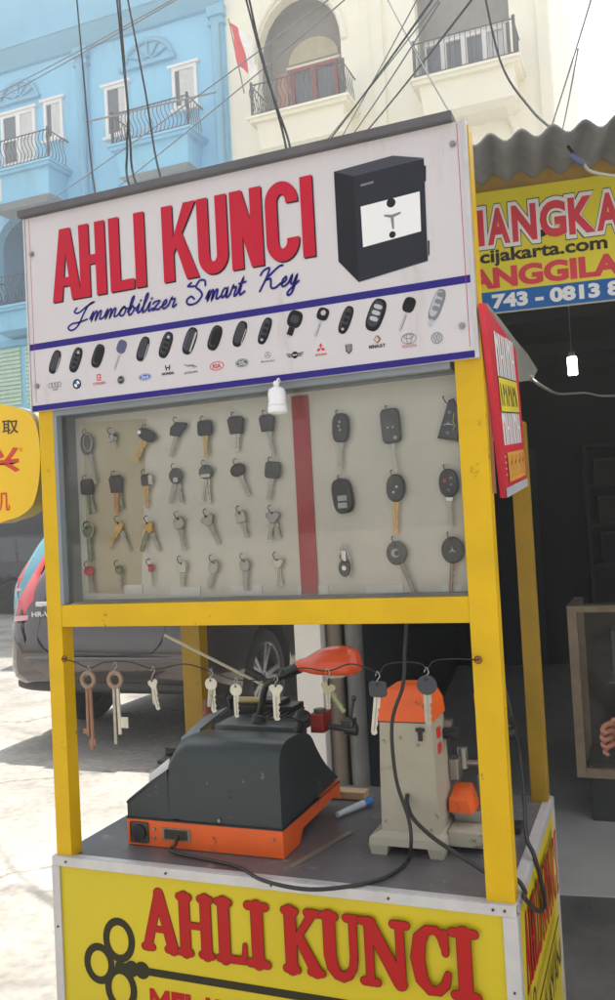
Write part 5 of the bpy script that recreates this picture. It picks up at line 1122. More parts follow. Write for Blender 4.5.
# ------------------------------------------------------------------ CARS
def make_car(name, label, loc, rz, paint, Lg=4.2, Wd=1.74, Ht=1.58, group=None, badge=None, rw=1.0, tall_tail=True, rim_m=None):
    root = thing(name, loc, label, 'car', group, rz)
    hw = Wd / 2
    body_m, trim, gl_, tail, rimm = paint, M('car_trim', (30, 31, 33), .55), M('car_glass', (22, 26, 30), .08, spec=.8, coat=.5), M('tail_light', (196, 26, 44), .18, coat=.6), rim_m or M('alloy', (176, 178, 184), .3, .8)
    # stations: y, z bottom, half width at bumper, z belt, roof z, roof half width
    st = [(0.00, .44, hw * .80, .72, .74, hw * .70), (0.05, .41, hw * .90, .80, .84, hw * .76), (0.14, .38, hw * .965, .95, 1.02, hw * .80), (.26, .34, hw * .99, 1.00, 1.22, hw * .74), (.45, .28, hw, 1.02, 1.46, hw * .69), (.70, .26, hw, 1.02, Ht - .02, hw * .67), (1.2, .24, hw, 1.00, Ht, hw * .67), (2.1, .24, hw, .98, Ht - .01, hw * .67), (2.6, .24, hw, .97, Ht - .12, hw * .66), (3.0, .25, hw, .96, 1.22, hw * .70), (3.3, .26, hw * .99, .92, .99, hw * .76), (3.8, .28, hw * .95, .84, .88, hw * .72), (Lg - .08, .32, hw * .84, .66, .72, hw * .62), (Lg, .40, hw * .70, .56, .60, hw * .52)]
    st = [(*q_[:5], min(q_[5] * rw, hw * .9)) for q_ in st]
    def sec(s_):
        y, zb, w_, zbelt, zr, wr = s_; zm = zb + (zbelt - zb) * .55
        prof = [(w_ * .86, zb), (w_ * .97, zb + .05), (w_ * 1.0, zb + (zm - zb) * .55), (w_ * 1.0, zm), (w_ * .985, zbelt - .05), (w_ * .95, zbelt), (w_ * .93 * .5 + wr * .5, (zbelt + zr) / 2), (wr * 1.02, zr - .05), (wr * .9, zr), (wr * .45, zr + .012)]
        right = [V(p[0], y, p[1]) for p in prof]; left = [V(-p[0], y, p[1]) for p in prof[::-1]]
        return right + left
    secs = [sec(s_) for s_ in st]
    # resample along the length for smooth form
    nP = len(secs[0]); cols = [smooth_pts([s_[i] for s_ in secs], 5) for i in range(nP)]
    secs = [[c_[k] for c_ in cols] for k in range(len(cols[0]))]
    b = MB().loft(secs, 0, True)
    body = b.build('body', body_m, root, world=False, fix=True)
    # wheel arches cut out
    cut = MB()
    for y in (.84, Lg - .88):
        for sx_ in (-1, 1): cut.cyl((sx_ * (hw - .26), y, .34), (sx_ * (hw + .1), y, .34), .395, n=40)
    co = cut.build('cutter', body_m); 
    bm3 = body.modifiers.new('b', 'BOOLEAN'); bm3.operation = 'DIFFERENCE'; bm3.object = co; bm3.solver = 'EXACT'
    pl0 = root.location.copy(); r0 = root.rotation_euler.copy(); root.location = (0, 0, 0); root.rotation_euler = (0, 0, 0)
    dg = bpy.context.evaluated_depsgraph_get(); dg.update()
    nm = bpy.data.meshes.new_from_object(body.evaluated_get(dg)); body.modifiers.clear(); body.data = nm
    nm.materials.clear(); nm.materials.append(body_m); nm.materials.append(trim)
    for p in nm.polygons:
        c_ = p.center
        for y in (.84, Lg - .88):
            if (c_.y - y) ** 2 + (c_.z - .34) ** 2 < .394 ** 2 and abs(c_.x) < hw - .005: p.material_index = 1; p.use_smooth = False
    bpy.data.objects.remove(co, do_unlink=True); root.location = pl0; root.rotation_euler = r0
    try: nm.set_sharp_from_angle(angle=R(38))
    except Exception: pass
    # wheels
    for y in (.84, Lg - .88):
        for sx_ in (-1, 1):
            c_ = V(sx_ * (hw - .115), y, .34); ax_ = V(sx_, 0, 0)
            wm = MB().lathe([(.24, .095), (.30, .10), (.325, .085), (.338, .05), (.340, 0), (.338, -.05), (.325, -.09), (.24, -.10)], c_, ax_, 36)
            wh = wm.build('wheel', black, root, world=False)
            rm = MB().lathe([(.236, .088), (.246, .096), (.250, .090), (.250, .02), (.236, .02), (.236, .088)], c_, ax_, 36)
            rm.lathe([(.0001, .082), (.036, .082), (.042, .070), (.042, .04)], c_, ax_, 16)
            for k in range(5):
                for dd in (-.16, .16):
                    t0 = 2 * math.pi * k / 5 + dd * .55; t1 = 2 * math.pi * k / 5 + dd
                    e1 = V(0, math.cos(t0), math.sin(t0)); e2 = V(0, math.cos(t1), math.sin(t1)); pp = V(0, -math.sin(t1), math.cos(t1))
                    A_ = c_ + e1 * .035 + ax_ * .068; B_ = c_ + e2 * .240 + ax_ * .080; w1, w2 = .013, .019
                    rm.hexa([A_ - pp * w1 - ax_ * .03, B_ - pp * w2 - ax_ * .03, B_ + pp * w2 - ax_ * .03, A_ + pp * w1 - ax_ * .03, A_ - pp * w1, B_ - pp * w2, B_ + pp * w2, A_ + pp * w1])
            rm.build('rim', rimm, wh, world=False)
            MB().cyl(c_ + ax_ * -.02, c_ + ax_ * .02, .236, n=30).build('rim_shadow_disc', M('rim_shadow', (34, 34, 36), .6), wh, world=False)  # dark disc painted in for the shadow behind the spokes
    # windows: rear glass, side glass following the body
    def interp(y):
        for i in range(len(st) - 1):
            if st[i][0] <= y <= st[i + 1][0]:
                t = (y - st[i][0]) / (st[i + 1][0] - st[i][0]); return [st[i][k] * (1 - t) + st[i + 1][k] * t for k in range(6)]
        return list(st[-1])
    rg = []
    for y in (.20, .30, .42, .56):
        q_ = interp(y); zz_ = q_[4] + .016; w_ = q_[5] * .86; rg.append([V(-w_, y, zz_ - .012), V(-w_ * .5, y, zz_ + .004), V(0, y, zz_ + .006), V(w_ * .5, y, zz_ + .004), V(w_, y, zz_ - .012)])
    MB().loft(rg, 0, True, closed=False, caps=False).build('rear_window', gl_, root, world=False)
    ws_ = []
    for y in (2.22, 2.5, 2.75, 3.0, 3.2):
        q_ = interp(y); zz_ = q_[4] + .02; w_ = q_[5] * .88; ws_.append([V(-w_, y, zz_ - .012), V(0, y, zz_ + .012), V(w_, y, zz_ - .012)])
    MB().loft(ws_, 0, True, closed=False, caps=False).build('windscreen', gl_, root, world=False)
    for sx_ in (-1, 1):
        for (ya, yb) in ((.52, .95), (1.0, 1.85), (1.92, 2.75)):
            up, lo_ = [], []
            for k in range(7):
                y = ya + (yb - ya) * k / 6; q_ = interp(y); zb_, zr_ = q_[3] + .03, q_[4] - .10
                if zr_ < zb_ + .02: zr_ = zb_ + .02
                xm = q_[2] * .93 * .5 + q_[5] * .5; zm_ = (q_[3] + q_[4]) / 2
                def xo(z):
                    if z < zm_: t = (z - q_[3]) / max(zm_ - q_[3], .01); return q_[2] * .95 * (1 - t) + xm * t
                    t = (z - zm_) / max(q_[4] - .05 - zm_, .01); return xm * (1 - t) + q_[5] * 1.02 * t
                lo_.append(V(sx_ * (xo(zb_) + .012), y, zb_)); up.append([V(sx_ * (xo(zm_) + .014), y, zm_), V(sx_ * (xo(zr_) + .012), y, zr_)])
            MB().loft([lo_, [u_2[0] for u_2 in up], [u_2[1] for u_2 in up]], 0, True, closed=False, caps=False).build('side_window', gl_, root, world=False)
    # tail lights wrap the corner, rising along the rear pillar
    for sx_ in (-1, 1):
        q0, q1, q2, q3 = interp(.06), interp(.14), interp(.26), interp(.42)
        a_ = [V(sx_ * (hw * .62), .085, .80), V(sx_ * (hw * .86), .055, .78), V(sx_ * (hw * .985), .20, .80), V(sx_ * (hw * .995), .36, .90)]
        b2 = [V(sx_ * (hw * .60), .12, .97), V(sx_ * (hw * .88), .115, .98), V(sx_ * (hw * .965), .24, 1.01), V(sx_ * (hw * .945), .46, 1.05)]
        c2 = [V(sx_ * (hw * .76), .24, 1.15), V(sx_ * (hw * .83), .24, 1.16), V(sx_ * (hw * .875), .30, 1.16), V(sx_ * (hw * .88), .40, 1.14)]
        d2 = [V(sx_ * (hw * .73), .42, 1.42), V(sx_ * (hw * .76), .42, 1.42), V(sx_ * (hw * .785), .44, 1.42), V(sx_ * (hw * .79), .47, 1.41)]
        tl_ = MB().loft([a_, b2, c2, d2] if tall_tail else [a_, b2, [p * 1 for p in c2]], 0, True, closed=False, caps=False)
        tl_.build('tail_light', [tail], root, world=False)
        MB().loft([[V(sx_ * hw * .70, .070, .845), V(sx_ * hw * .86, .047, .835), V(sx_ * hw * .93, .118, .845)], [V(sx_ * hw * .70, .083, .875), V(sx_ * hw * .865, .062, .872), V(sx_ * hw * .935, .128, .880)]], 0, True, closed=False, caps=False).build('indicator', M('lens_pink', (214, 150, 150), .15, coat=.6), root, world=False)
    # tailgate seam, chrome strip, bumper trim, plate
    def rear(x, z, out=.004):   # point on the rear surface
        ys = 0
        for i in range(60):
            y = i * .01; q_ = interp(y)
            if z <= q_[4]: ys = y; break
        k = abs(x) / hw; return V(x, ys - out + max(0, k - .62) ** 2 * .5, z)
    sm = [rear(-.60 * hw, 1.0), rear(-.60 * hw, .85), rear(-.58 * hw, .72), V(-.52 * hw, -.004, .655), V(-.42 * hw, -.012, .625), V(0, -.016, .615), V(.42 * hw, -.012, .625), V(.52 * hw, -.004, .655), rear(.58 * hw, .72), rear(.60 * hw, .85), rear(.60 * hw, 1.0)]
    MB().tube(smooth_pts(sm, 4), .004, 5).build('tailgate_seam', trim, root, world=False)
    cs_ = MB().loft([[rear(x, .945, .010 + o_) + V(0, 0, h_) for x in [hw * .68 * t / 6 for t in range(-6, 7)]] for (o_, h_) in ((0, -.018), (.010, -.014), (.010, .014), (0, .018))], 0, True, closed=False, caps=False)
    cs_.build('chrome_strip', chrome, root, world=False)
    xs_ = [hw * t / 10 for t in range(-9, 10)]
    def rb(x, z, o_): k = abs(x) / hw; return V(x, .045 + (k ** 5) * .19 - o_, z)
    MB().loft([[rb(x, z, o_) for x in xs_] for (z, o_) in ((.36, -.04), (.37, .03), (.385, .052), (.415, .058), (.445, .030), (.475, .02))], 0, True, closed=False, caps=False).build('bumper_trim', trim, root, world=False)
    MB().loft([[rb(x, z, o_) for x in xs_] for (z, o_) in ((.450, .025), (.47, .050), (.53, .062), (.575, .085), (.595, .088), (.605, .070), (.625, .030))], 0, True, closed=False, caps=False).build('rear_bumper', body_m, root, world=False)
    MB().box((-.26, .022, .80), (.26, .034, .90), 0, .003).build('number_plate', M('plate_black', (30, 30, 32), .4), root, world=False)
    if badge:
        prb = Print(V(0, 0, 0), V(1, 0, 0), V(0, 0, 1), V(0, -1, 0), .0)
        q_ = rear(-.66 * hw, .865, .012); prb.O = V(0, q_.y - .012, 0)
        prb.text(badge, -.68 * hw, .865, -.50 * hw, .900, 0, .03)
        prb.mb.build('badge', chrome, root, world=False)
    for sx_ in (-1, 1):
        MB().box((sx_ * (hw + .02), 2.55, 1.0), (sx_ * (hw + .17), 2.64, 1.12), 0, .02).box((sx_ * (hw - .04), 2.57, 1.0), (sx_ * (hw + .03), 2.62, 1.03)).build('wing_mirror', body_m, root, world=False)
        MB().box((sx_ * (hw - .03), Lg - .32, .66), (sx_ * (hw - .26), Lg - .10, .78), 0, .03).build('headlight', M('lens_clear', (226, 216, 216), .15), root, world=False)
    return root
grey_paint = M('paint_grey_brown', (70, 62, 61), .12, .75, var=.03, coat=1.0)
make_car('parked_car', 'dark grey brown hatchback parked behind the cart with its rear towards the camera', (-3.14, 3.33, 0), 0, grey_paint, Wd=1.66, Ht=1.62, badge='HR-V')
teal = M('paint_teal', (74, 148, 164), .3, .3, var=.03, coat=.8)
make_car('parked_car', 'light teal hatchback parked beyond the grey one at the left edge', (-5.80, 6.5, 0), 0, teal, Wd=1.74, Ht=1.64, rw=1.10, tall_tail=False)
make_car('parked_car', 'dark navy car in the shade at the far left edge', (-12.9, 12.3, 0), R(-35), M('paint_navy', (14, 18, 28), .3, .3, var=.03, coat=.8), Wd=1.74, rim_m=M('rim_dark', (60, 62, 66), .4, .6))

# ------------------------------------------------------------------ BUILDINGS ACROSS THE STREET
FY = 15.0
bblue = M('render_pale_blue', (140, 206, 238), .85, var=.08, vs=.6, wear=(120, 164, 186), wearamt=.62, ws=1.8, streak=True)
bblue2 = M('moulding_blue', (122, 184, 214), .8, var=.08, vs=1)
cream = M('render_cream', (244, 240, 222), .85, var=.06, vs=.6, wear=(196, 186, 160), wearamt=.60, ws=1.6, streak=True)
cream2 = M('moulding_cream', (240, 236, 218), .8, var=.05, vs=1)
wfr = M('window_frame_white', (232, 232, 232), .5, var=.04)
wgl = M('window_glass_grey', (74, 88, 100), .12, spec=.8, var=.3, vs=1.5)
curt = M('curtain', (206, 208, 206), .8, var=.12, vs=8)
iron = M('wrought_iron', (66, 66, 74), .6)
dred = M('door_red', (150, 62, 66), .6, var=.1)
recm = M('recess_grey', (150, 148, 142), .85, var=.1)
shut = M('shutter_pale_green', (186, 214, 192), .6, var=.1)
def window(par, x0, x1, z0, z1, y, leaves=1, fm=None, rows=1, curtain=0.0, deep=.06):
    fm = fm or wfr; t = .075
    f = MB(); f.box((x0, y - deep, z0), (x0 + t, y, z1)); f.box((x1 - t, y - deep, z0), (x1, y, z1)); f.box((x0 + t, y - deep, z1 - t), (x1 - t, y, z1)); f.box((x0 + t, y - deep, z0), (x1 - t, y, z0 + t))
    for k in range(1, leaves): xx = x0 + (x1 - x0) * k / leaves; f.box((xx - t * .8, y - deep + .002, z0 + t), (xx + t * .8, y, z1 - t))
    for k in range(1, rows): zz_ = z0 + (z1 - z0) * k / rows; f.box((x0 + t, y - deep + .004, zz_ - .03), (x1 - t, y, zz_ + .03))
    o = f.build('window', fm, par)
    MB().box((x0 + t, y - .02, z0 + t), (x1 - t, y - .001, z1 - t)).build('pane', wgl, o)
    if curtain:
        c_ = MB(); n_ = 10
        c_.box((x1 - t - (x1 - x0) * curtain, y - .024, z0 + t), (x1 - t, y - .021, z1 - t)); c_.build('curtain', curt, o)
    MB().box((x0 - .06, y - .12, z0 - .07), (x1 + .06, y, z0 - .003)).build('sill', fm if fm is not dred else cream2, o)
    MB().box((x0 - .08, y - .10, z1 + .003), (x1 + .08, y, z1 + .06)).build('lintel', fm if fm is not dred else cream2, o)
    return o
def fan_arch(par, cx, z, r, m_):
    b = MB(); y = FY - .04
    b.tube([(cx + r * math.cos(math.pi * i / 16), y, z + r * .8 * math.sin(math.pi * i / 16)) for i in range(17)], .055, 6)
    b.box((cx - r - .1, FY - .12, z - .09), (cx + r + .1, FY, z - .0))
    for k in range(1, 6): a = math.pi * k / 6; b.tube([(cx + r * .2 * math.cos(a), y, z + r * .2 * math.sin(a)), (cx + r * math.cos(a), y, z + r * .8 * math.sin(a))], .028, 5)
    b.tube([(cx + r * .22 * math.cos(math.pi * i / 8), y, z + r * .22 * math.sin(math.pi * i / 8)) for i in range(9)], .03, 5)
    b.build('fan_ornament', m_, par)
def balcony(par, x0, x1, zs, zt, wall_m, ledge_m, depth=.75, rail_h=.72, plain=False):
    y0 = FY - depth; kk = (y0 - CAM.y) / (FY - CAM.y)
    x0, x1 = CAM.x + (x0 - CAM.x) * kk, CAM.x + (x1 - CAM.x) * kk; zs, zt = CAM.z + (zs - CAM.z) * kk, CAM.z + (zt - CAM.z) * kk; rail_h *= kk
    b = MB(); b.hexa([V(x0 + .16, y0 + .16, zs), V(x1 - .16, y0 + .16, zs), V(x1 - .16, FY, zs), V(x0 + .16, FY, zs), V(x0 + .1, y0 + .1, zt - .12), V(x1 - .1, y0 + .1, zt - .12), V(x1 - .1, FY, zt - .12), V(x0 + .1, FY, zt - .12)])
    b.box((x0, y0, zt - .12), (x1, FY, zt - .05)); b.box((x0 - .05, y0 - .05, zt - .05), (x1 + .05, FY, zt))
    bo = b.build('balcony', wall_m, par)
    MB().hexa([V(x0 + .30, y0 + .28, zs - .10), V(x1 - .30, y0 + .28, zs - .10), V(x1 - .30, FY, zs - .10), V(x0 + .30, FY, zs - .10), V(x0 + .12, y0 + .12, zs - .003), V(x1 - .12, y0 + .12, zs - .003), V(x1 - .12, FY, zs - .003), V(x0 + .12, FY, zs - .003)]).build('balcony_base', ledge_m, bo)
    r_ = MB(); h = zt + rail_h
    for z in (zt + .06, h): r_.tube([(x0 + .05, FY, z), (x0 + .05, y0 + .05, z), (x1 - .05, y0 + .05, z), (x1 - .05, FY, z)], .016, 5)
    def bal(x, y, dx, dy):
        if plain: r_.tube([(x, y, zt + .06), (x, y, h)], .009, 4); return
        r_.tube([(x + dx * .05 * math.sin(t * 6.28) , y + dy * .05 * math.sin(t * 6.28), zt + .06 + (h - zt - .06) * t) for t in [i / 8 for i in range(9)]], .009, 4)
    n_ = max(6, int((x1 - x0) / .10))
    for i in range(n_ + 1): bal(x0 + .05 + (x1 - x0 - .1) * i / n_, y0 + .05, 1, 0)
    for i in range(1, 6):
        for x in (x0 + .05, x1 - .05): bal(x, y0 + .05 + (depth - .1) * i / 6, 0, 1)
    for x in (x0 + .05, x1 - .05): r_.cyl((x, y0 + .05, zt), (x, y0 + .05, h + .06), .03, n=8)
    r_.build('railing', iron, bo)
    return bo
def wall_arch(mb, xa, xb, za, zb, x0, x1, z0, zs, zt, y, th=.25):
    mb.box((xa, y, za), (x0, y + th, zb)); mb.box((x1, y, za), (xb, y + th, zb)); mb.box((x0, y, za), (x1, y + th, z0))
    n_ = 14; cx = (x0 + x1) / 2; rx = (x1 - x0) / 2
    arc = [(cx - rx * math.cos(math.pi * i / n_), zs + (zt - zs) * math.sin(math.pi * i / n_)) for i in range(n_ + 1)]
    for i in range(n_):
        (p0, q0), (p1, q1) = arc[i], arc[i + 1]
        mb.hexa([V(p0, y, q0), V(p1, y, q1), V(p1, y + th, q1), V(p0, y + th, q0), V(p0, y, zb), V(p1, y, zb), V(p1, y + th, zb), V(p0, y + th, zb)])
    if zs > z0: pass
# blue building
bb = thing('blue_building', (-14, 20, 0), 'pale blue rendered building with iron balconies and white windows across the street on the left', 'building')
w_ = MB()
w_.box((-24, FY, 3.3), (-15.2, FY + .25, 14.75)); 
wall_arch(w_, -15.2, -11.4, 6.2, 9.62, -13.95, -11.75, 6.95, 8.55, 9.32, FY)
w_.box((-15.2, FY, 9.62), (-11.4, FY + .25, 14.75)); w_.box((-15.2, FY, 3.3), (-11.4, FY + .25, 6.2)); w_.box((-11.4, FY, 3.3), (-7.55, FY + .25, 14.75))
w_.box((-24, FY + .25, 0), (-23.7, FY + 9, 14.75)); w_.box((-7.85, FY + .25, 0), (-7.56, FY + 9, 14.75)); w_.box((-24, FY + 8.7, 0), (-7.56, FY + 9, 14.75)); w_.box((-23.7, FY + .25, 14.5), (-7.85, FY + 8.7, 14.7))
w_.build('wall', bblue, bb)
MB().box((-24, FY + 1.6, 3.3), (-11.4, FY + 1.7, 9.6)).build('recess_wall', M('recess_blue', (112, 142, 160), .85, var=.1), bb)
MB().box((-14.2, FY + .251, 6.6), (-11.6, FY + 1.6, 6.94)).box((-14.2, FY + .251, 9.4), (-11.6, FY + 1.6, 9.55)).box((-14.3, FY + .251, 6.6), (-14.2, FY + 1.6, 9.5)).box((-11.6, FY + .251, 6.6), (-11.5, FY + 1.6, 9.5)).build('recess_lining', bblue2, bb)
tr_ = MB()
tr_.hexa([V(-24, FY - .10, 12.72), V(-7.7, FY - .10, 12.72), V(-7.7, FY, 12.72), V(-24, FY, 12.72), V(-24, FY - .45, 12.98), V(-7.7, FY - .45, 12.98), V(-7.7, FY, 12.98), V(-24, FY, 12.98)])
tr_.box((-24, FY - .50, 12.98), (-7.65, FY, 13.1)); tr_.box((-24, FY - .30, 13.1), (-7.68, FY, 14.6)); tr_.box((-24, FY - .40, 14.6), (-7.66, FY, 14.8))
tr_.box((-24, FY - .08, 6.1), (-7.7, FY, 6.25)); tr_.box((-24, FY - .12, 3.3), (-7.7, FY, 3.6)); tr_.build('cornice', bblue2, bb)
for x in (-11.22, -7.72, -15.4, -19.2):
    b = MB().box((x - .14, FY - .12, 3.6), (x + .14, FY, 12.5)).box((x - .20, FY - .18, 12.5), (x + .20, FY, 12.72)).box((x - .19, FY - .17, 12.3), (x + .19, FY, 12.38)).cyl((x, FY - .17, 3.6), (x, FY - .17, 12.3), .09, n=12); b.build('pilaster', bblue2, bb)
window(bb, -13.62, -12.62, 10.42, 11.68, FY, 2, rows=2, curtain=.45); window(bb, -12.36, -11.83, 10.80, 11.72, FY, 1, curtain=.5); window(bb, -14.4, -13.87, 10.80, 11.72, FY)
window(bb, -10.66, -10.05, 10.50, 11.66, FY, 1, curtain=.3); window(bb, -8.90, -8.28, 10.72, 11.66, FY, 1, curtain=.6)
window(bb, -13.72, -13.15, 7.05, 8.25, FY + 1.6, 1, curtain=.4); window(bb, -12.9, -12.0, 7.05, 8.3, FY + 1.6, 2)
fan_arch(bb, -13.1, 11.98, .55, bblue2); fan_arch(bb, -9.50, 11.98, .62, bblue2)
balcony(bb, -14.5, -12.30, 9.66, 10.42, bblue, M('balcony_soffit', (150, 160, 166), .85), depth=.8)
balcony(bb, -10.62, -8.55, 9.62, 10.34, bblue, M('balcony_soffit', (150, 160, 166), .85), depth=.75)
balcony(bb, -14.3, -11.7, 6.55, 7.12, bblue, bblue2, depth=.55)
for x in (-16.4, -20.0): window(bb, x - .5, x + .5, 10.4, 11.7, FY, 2); window(bb, x - .5, x + .5, 7.0, 8.3, FY, 2)
for x in (-10.6, -8.9): window(bb, x - .45, x + .45, 6.9, 8.3, FY, 2)
for (xa, xb) in ((-15.0, -13.35), (-13.2, -11.5), (-11.0, -9.4), (-9.25, -7.95)):
    b = MB()
    for k in range(14): z = 4.70 + k * .098; b.hexa([V(xa, FY - .05, z), V(xb, FY - .05, z), V(xb, FY, z), V(xa, FY, z), V(xa, FY - .02, z + .09), V(xb, FY - .02, z + .09), V(xb, FY, z + .09), V(xa, FY, z + .09)])
    b.build('shutter', shut, bb)
for (xa, xb) in ((-23.5, -19.5), (-19.2, -15.4), (-15.0, -11.4), (-11.0, -7.9)):
    b = MB().box((xa, FY + .05, 0), (xb, FY + .10, 3.3))
    for k in range(22): b.box((xa, FY + .02, k * .15), (xb, FY + .05, k * .15 + .10))
    b.build('roller_door', M('roller_dark', (20, 26, 40), .6, var=.1), bb)
for (xa, xb) in ((-24, -23.5), (-19.5, -19.2), (-15.4, -15.0), (-11.4, -11.0), (-7.9, -7.56)): MB().box((xa, FY - .02, 0), (xb, FY + .2, 3.3)).build('pier', bblue2, bb)
MB().tube([(-13.0, FY - .9, 9.72), (-13.0, FY - .9, 9.2)], .035, 8).build('drain_pipe', wfr, bb)
# cream building
cb = thing('cream_building', (-4, 20, 0), 'cream building with arched balcony recesses beside the blue one, above the cart roof', 'building')
w_ = MB()
wall_arch(w_, -7.55, -4.2, 9.0, 13.2, -6.85, -4.98, 10.1, 11.3, 12.55, FY)
wall_arch(w_, -4.2, -.9, 9.0, 13.9, -3.42, -1.62, 10.1, 12.2, 13.4, FY)
w_.box((-7.55, FY, 13.2), (-4.2, FY + .25, 13.9)); w_.box((-7.55, FY, 3.2), (-.9, FY + .25, 9.0))
w_.box((-7.55, FY + .25, 0), (-7.3, FY + 9, 13.9)); w_.box((-1.15, FY + .25, 0), (-.9, FY + 9, 13.9)); w_.box((-7.3, FY + 8.7, 0), (-1.15, FY + 9, 13.9)); w_.box((-7.3, FY + .25, 13.6), (-1.15, FY + 8.7, 13.8))
w_.build('wall', cream, cb)
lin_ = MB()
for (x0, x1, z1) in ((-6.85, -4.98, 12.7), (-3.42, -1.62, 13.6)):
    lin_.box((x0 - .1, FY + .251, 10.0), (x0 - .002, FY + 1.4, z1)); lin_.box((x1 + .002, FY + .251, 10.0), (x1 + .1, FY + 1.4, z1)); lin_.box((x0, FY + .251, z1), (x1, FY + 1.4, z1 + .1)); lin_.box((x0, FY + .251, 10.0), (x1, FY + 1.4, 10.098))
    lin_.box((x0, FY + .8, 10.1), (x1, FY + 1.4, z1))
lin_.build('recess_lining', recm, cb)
yb = FY + .8
dx0, dx1, dzt = at(292, 80, 1, yb).x, at(339, 80, 1, yb).x, at(315, 66, 1, yb).z
window(cb, dx0, dx1, 10.15, dzt, yb, 2, fm=dred, rows=1, curtain=.0, deep=.10)
MB().box((dx0 - .32, yb - .05, 10.1), (dx0 - .1, yb, dzt)).build('door_jamb', M('jamb_pink', (196, 150, 130), .8), cb)
fcx = (dx0 + dx1) / 2; fr_ = (dx1 - dx0) / 2 + .04
MB().prism([(fcx - fr_ * math.cos(math.pi * i / 12), dzt + .12 + fr_ * .85 * math.sin(math.pi * i / 12)) for i in range(13)][::-1], (0, yb - .06, 0), (1, 0, 0), (0, 0, 1), (0, 1, 0), .05).build('fan_panel', M('fan_cream', (196, 188, 160), .8), cb)
window(cb, at(424, 60, 1, yb).x, at(508, 55, 1, yb).x, 10.15, at(465, 36, 1, yb).z, yb, 4, rows=1, curtain=.22, deep=.08)
balcony(cb, -7.10, -4.92, 9.50, 10.18, cream2, cream, depth=.8, rail_h=.70)
balcony(cb, -3.55, -1.50, 9.42, 10.12, cream2, cream, depth=.8, rail_h=.72, plain=True)
b = MB()
for (cx_, z0) in ((-5.92, 11.3), ):
    b.tube([(cx_ - 1.02 * math.cos(math.pi * i / 14), FY - .03, z0 + 1.36 * math.sin(math.pi * i / 14)) for i in range(15)], .07, 6)
b.tube([(-2.52 - .98 * math.cos(math.pi * i / 14), FY - .03, 12.2 + 1.3 * math.sin(math.pi * i / 14)) for i in range(15)], .07, 6)
b.tube([(-2.3 - .7 * math.cos(math.pi * i / 14), FY - .03, 8.55 + .7 * math.sin(math.pi * i / 14)) for i in range(15)], .08, 6)
b.box((-7.55, FY - .35, 13.25), (-4.2, FY, 13.45)).box((-7.5, FY - .1, 3.2), (-.95, FY, 3.5)).box((-4.30, FY - .1, 3.5), (-4.08, FY, 13.8)).box((-1.12, FY - .1, 3.5), (-.92, FY, 13.8))
b.build('moulding', cream2, cb)
for (x, n_) in ((-6.3, 2), (-2.6, 2)): window(cb, x - .6, x + .6, 6.6, 8.2, FY, n_)
b = MB(); 
for k in range(2): b.box((-7.3 + k * 3.3, FY + .02, 0), (-4.4 + k * 3.3, FY + .08, 3.2))
b.build('roller_door', M('roller_dark', (20, 26, 40), .6), cb)
# flag on the cream balcony
fg = thing('flag', (-6.95, 14.15, 10.4), 'red and white flag on a thin slanting pole at the cream balcony rail', 'flag')
MB().tube([(-6.85, 14.25, 10.3), (-7.0, 14.0, 11.75)], .016, 6).build('pole', M('pole_wood', (150, 120, 90), .6), fg)
for (nm_, k0, k1, mm) in (('red_band', 0, 4, M('flag_red', (214, 40, 52), .7)), ('white_band', 4, 8, M('flag_white', (235, 235, 232), .7))):
    g = [[V(-6.985 + .02 * j + .055 * i + .02 * math.sin(j * .9 + i), 14.0 + .04 * math.sin(i * 1.1 + j * .5), 11.68 - .135 * j - .05 * i) for i in range(k0, k1 + 1)] for j in range(8)]
    b = MB()
    for o_ in (0, .003): b.loft([[p + V(0, o_, 0) for p in r_] for r_ in g], 0, True, closed=False, caps=False)
    b.build(nm_, mm, fg)

# ------------------------------------------------------------------ OVERHEAD CABLES
oc = M('overhead_cable', (30, 34, 40), .95, spec=.1); oc2 = M('overhead_cable_pale', (112, 118, 126), .95, spec=.1)
GC = 'overhead cables crossing the street above the cart'
def ocable(pts, r, label, m_=None):
    P_ = [at(a, b_, 1, y) for (a, b_, y) in pts]
    d0 = (P_[0] - P_[1]).normalized(); P_ = [P_[0] + d0 * 3] + P_
    tag(MB().tube(smooth_pts(P_, 6), r, 6).build('overhead_cable', m_ or oc), label, 'cable', GC)
E1 = (300, 330, 1.95)
ocable([(75, -20, 5), (84, 80, 4.6), (95, 192, 4), (120, 260, 3), (250, 340, 2.1), E1], .007, 'leftmost dark cable dropping past the blue facade to the header top')
ocable([(115, -20, 4), (122, 50, 3.8), (127, 100, 3.6), (130, 140, 3.4), (137, 186, 3.2), (190, 280, 2.4), E1], .0075, 'thick dark cable left of the blue balcony ending above the first word')
ocable([(118, -20, 4), (124, 60, 3.75), (128, 110, 3.5), (127, 150, 3.4), (131, 190, 3.2), (185, 285, 2.4), E1], .0075, 'second cable twisting beside the thick one left of the blue balcony')
ocable([(126, -10, 4), (145, 90, 3.6), (162, 182, 3.2), (210, 280, 2.4), E1], .007, 'dark cable crossing in front of the blue balcony')
ocable([(241, -20, 3.5), (262, 60, 3.2), (278, 110, 3.0), (291, 152, 2.8), (300, 240, 2.3), E1], .007, 'dark cable passing beside the flag')
ocable([(245, -20, 3.5), (258, 40, 3.3), (272, 92, 3.1), (287, 152, 2.8), (298, 240, 2.3), E1], .0075, 'cable running alongside the dark one by the flag')
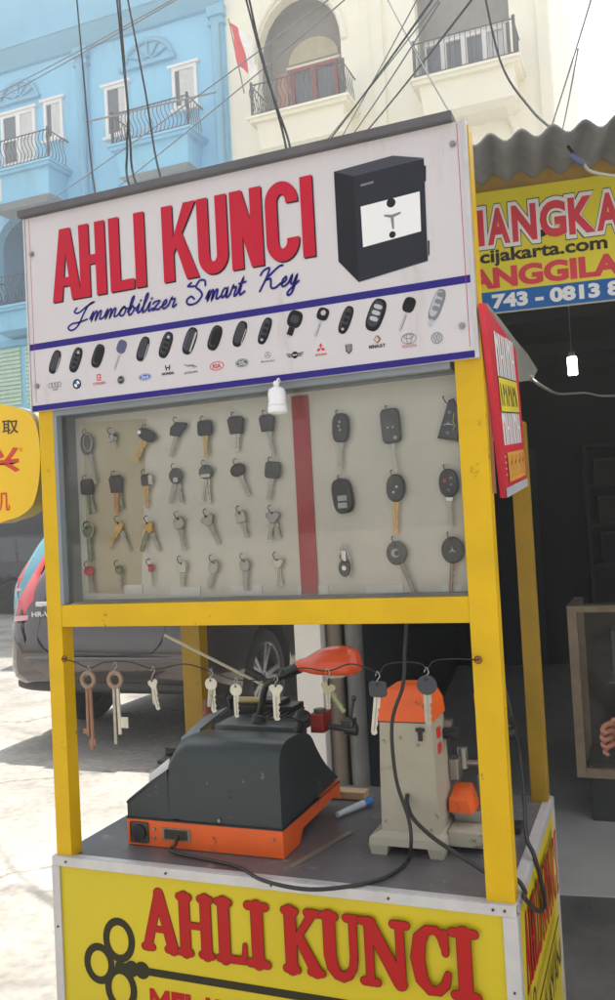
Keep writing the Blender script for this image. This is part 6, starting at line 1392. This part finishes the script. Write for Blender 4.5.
for i, (p0, p1, lab) in enumerate([((0, 96), (330, -95), 'thin cable rising from the blue left window to the top of the photo'), ((0, 90), (210, -25), 'thin cable above the left fan ornament crossing the cornice'), ((40, 205), (400, -60), 'thin pale cable slanting up across the blue balcony'), ((150, 160), (330, 10), 'thin pale cable from the blue balcony base up to the cream arch'),
      ((325, 145), (430, 0), 'dark thin cable from the header top between the two cream balconies'), ((335, 148), (418, -5), 'thin cable just right of the dark one between the cream balconies'), ((345, 145), (408, 50), 'faint cable third from left between the cream balconies'), ((318, 150), (420, 22), 'faint cable fourth in the fan between the cream balconies'), ((360, 138), (480, -15), 'dark cable crossing the right cream balcony upward'), ((383, -10), (432, 80), 'thin cable falling from the top in front of the right cream balcony'),
      ((540, 160), (578, 40), 'faint thin cable over the corrugated roof'), ((560, 140), (572, 80), 'short faint cable above the corrugated roof')]):
    y0, y1 = 9 + (i % 3), 6 + (i % 2); a_, b_ = at(p0[0], p0[1], 1, y0), at(p1[0], p1[1], 1, y1)
    d_ = (b_ - a_); a2 = a_ - d_ * (.25 if i < 4 else .12); b2 = b_ + d_ * .3; L_ = (b2 - a2).length
    pts = [a2.lerp(b2, t / 10) - V(0, 0, .02 * L_ * 4 * (t / 10) * (1 - t / 10) * .3) for t in range(11)]
    tag(MB().tube(pts, .011 if lab.startswith('dark') else .008, 5).build('overhead_cable', oc if lab.startswith('dark') else oc2), lab, 'cable', GC)
P_ = [at(480, -30, 1, 3.0), at(500, 60, 1, 2.6), at(530, 108, 1, 2.2), at(560, 136, 1, 1.6), at(577, 160, 1, 1.36)]
tag(MB().tube(smooth_pts(P_, 6), .005, 6).build('overhead_cable', oc), 'dark cable coming down onto the edge of the corrugated roof', 'cable', GC)
j = at(577, 160, 1, 1.36)
t_ = thing('cable_joint', j, 'blue grey taped cable joint hanging in front of the yellow roof beam', 'cable joint')
MB().cyl(j + V(-.018, 0, .018), j + V(.022, -.0, -.018), .010, .008, n=10).build('tape_wrap', M('tape_blue', (70, 84, 120), .5), t_)
cable([j + V(.02, 0, -.016), at(590, 171, 1, 1.38), at(608, 175, 1, 1.4), at(640, 178, 1, 1.45), at(700, 170, 1, 1.5)], .005, 'pale cable running right from the taped joint across the beam', 'cord', M('cord_pale', (180, 176, 160), .5))
ocable_pole = at(90, 120, 1, 14.1)
tag(MB().tube([at(86, 122, 1, 14.05), at(216, 92, 1, 14.05)], .02, 6).build('pole', M('bamboo', (120, 130, 134), .6)), 'thin horizontal pole lying across the blue balcony railing', 'pole')

# ------------------------------------------------------------------ HAZE (sunlit air between here and the far side of the street)
hz_m = bpy.data.materials.new('haze_air'); hz_m.use_nodes = True; nt = hz_m.node_tree; nt.nodes.clear()
o_ = nt.nodes.new('ShaderNodeOutputMaterial'); pv = nt.nodes.new('ShaderNodeVolumePrincipled')
pv.inputs['Density'].default_value = 0.0055; pv.inputs['Color'].default_value = (.95, .96, .97, 1); pv.inputs['Anisotropy'].default_value = 0.3
nt.links.new(pv.outputs[0], o_.inputs['Volume'])
tag(MB().box((-60, -20, -1), (40, 45, 19)).build('haze', hz_m), kind='stuff')
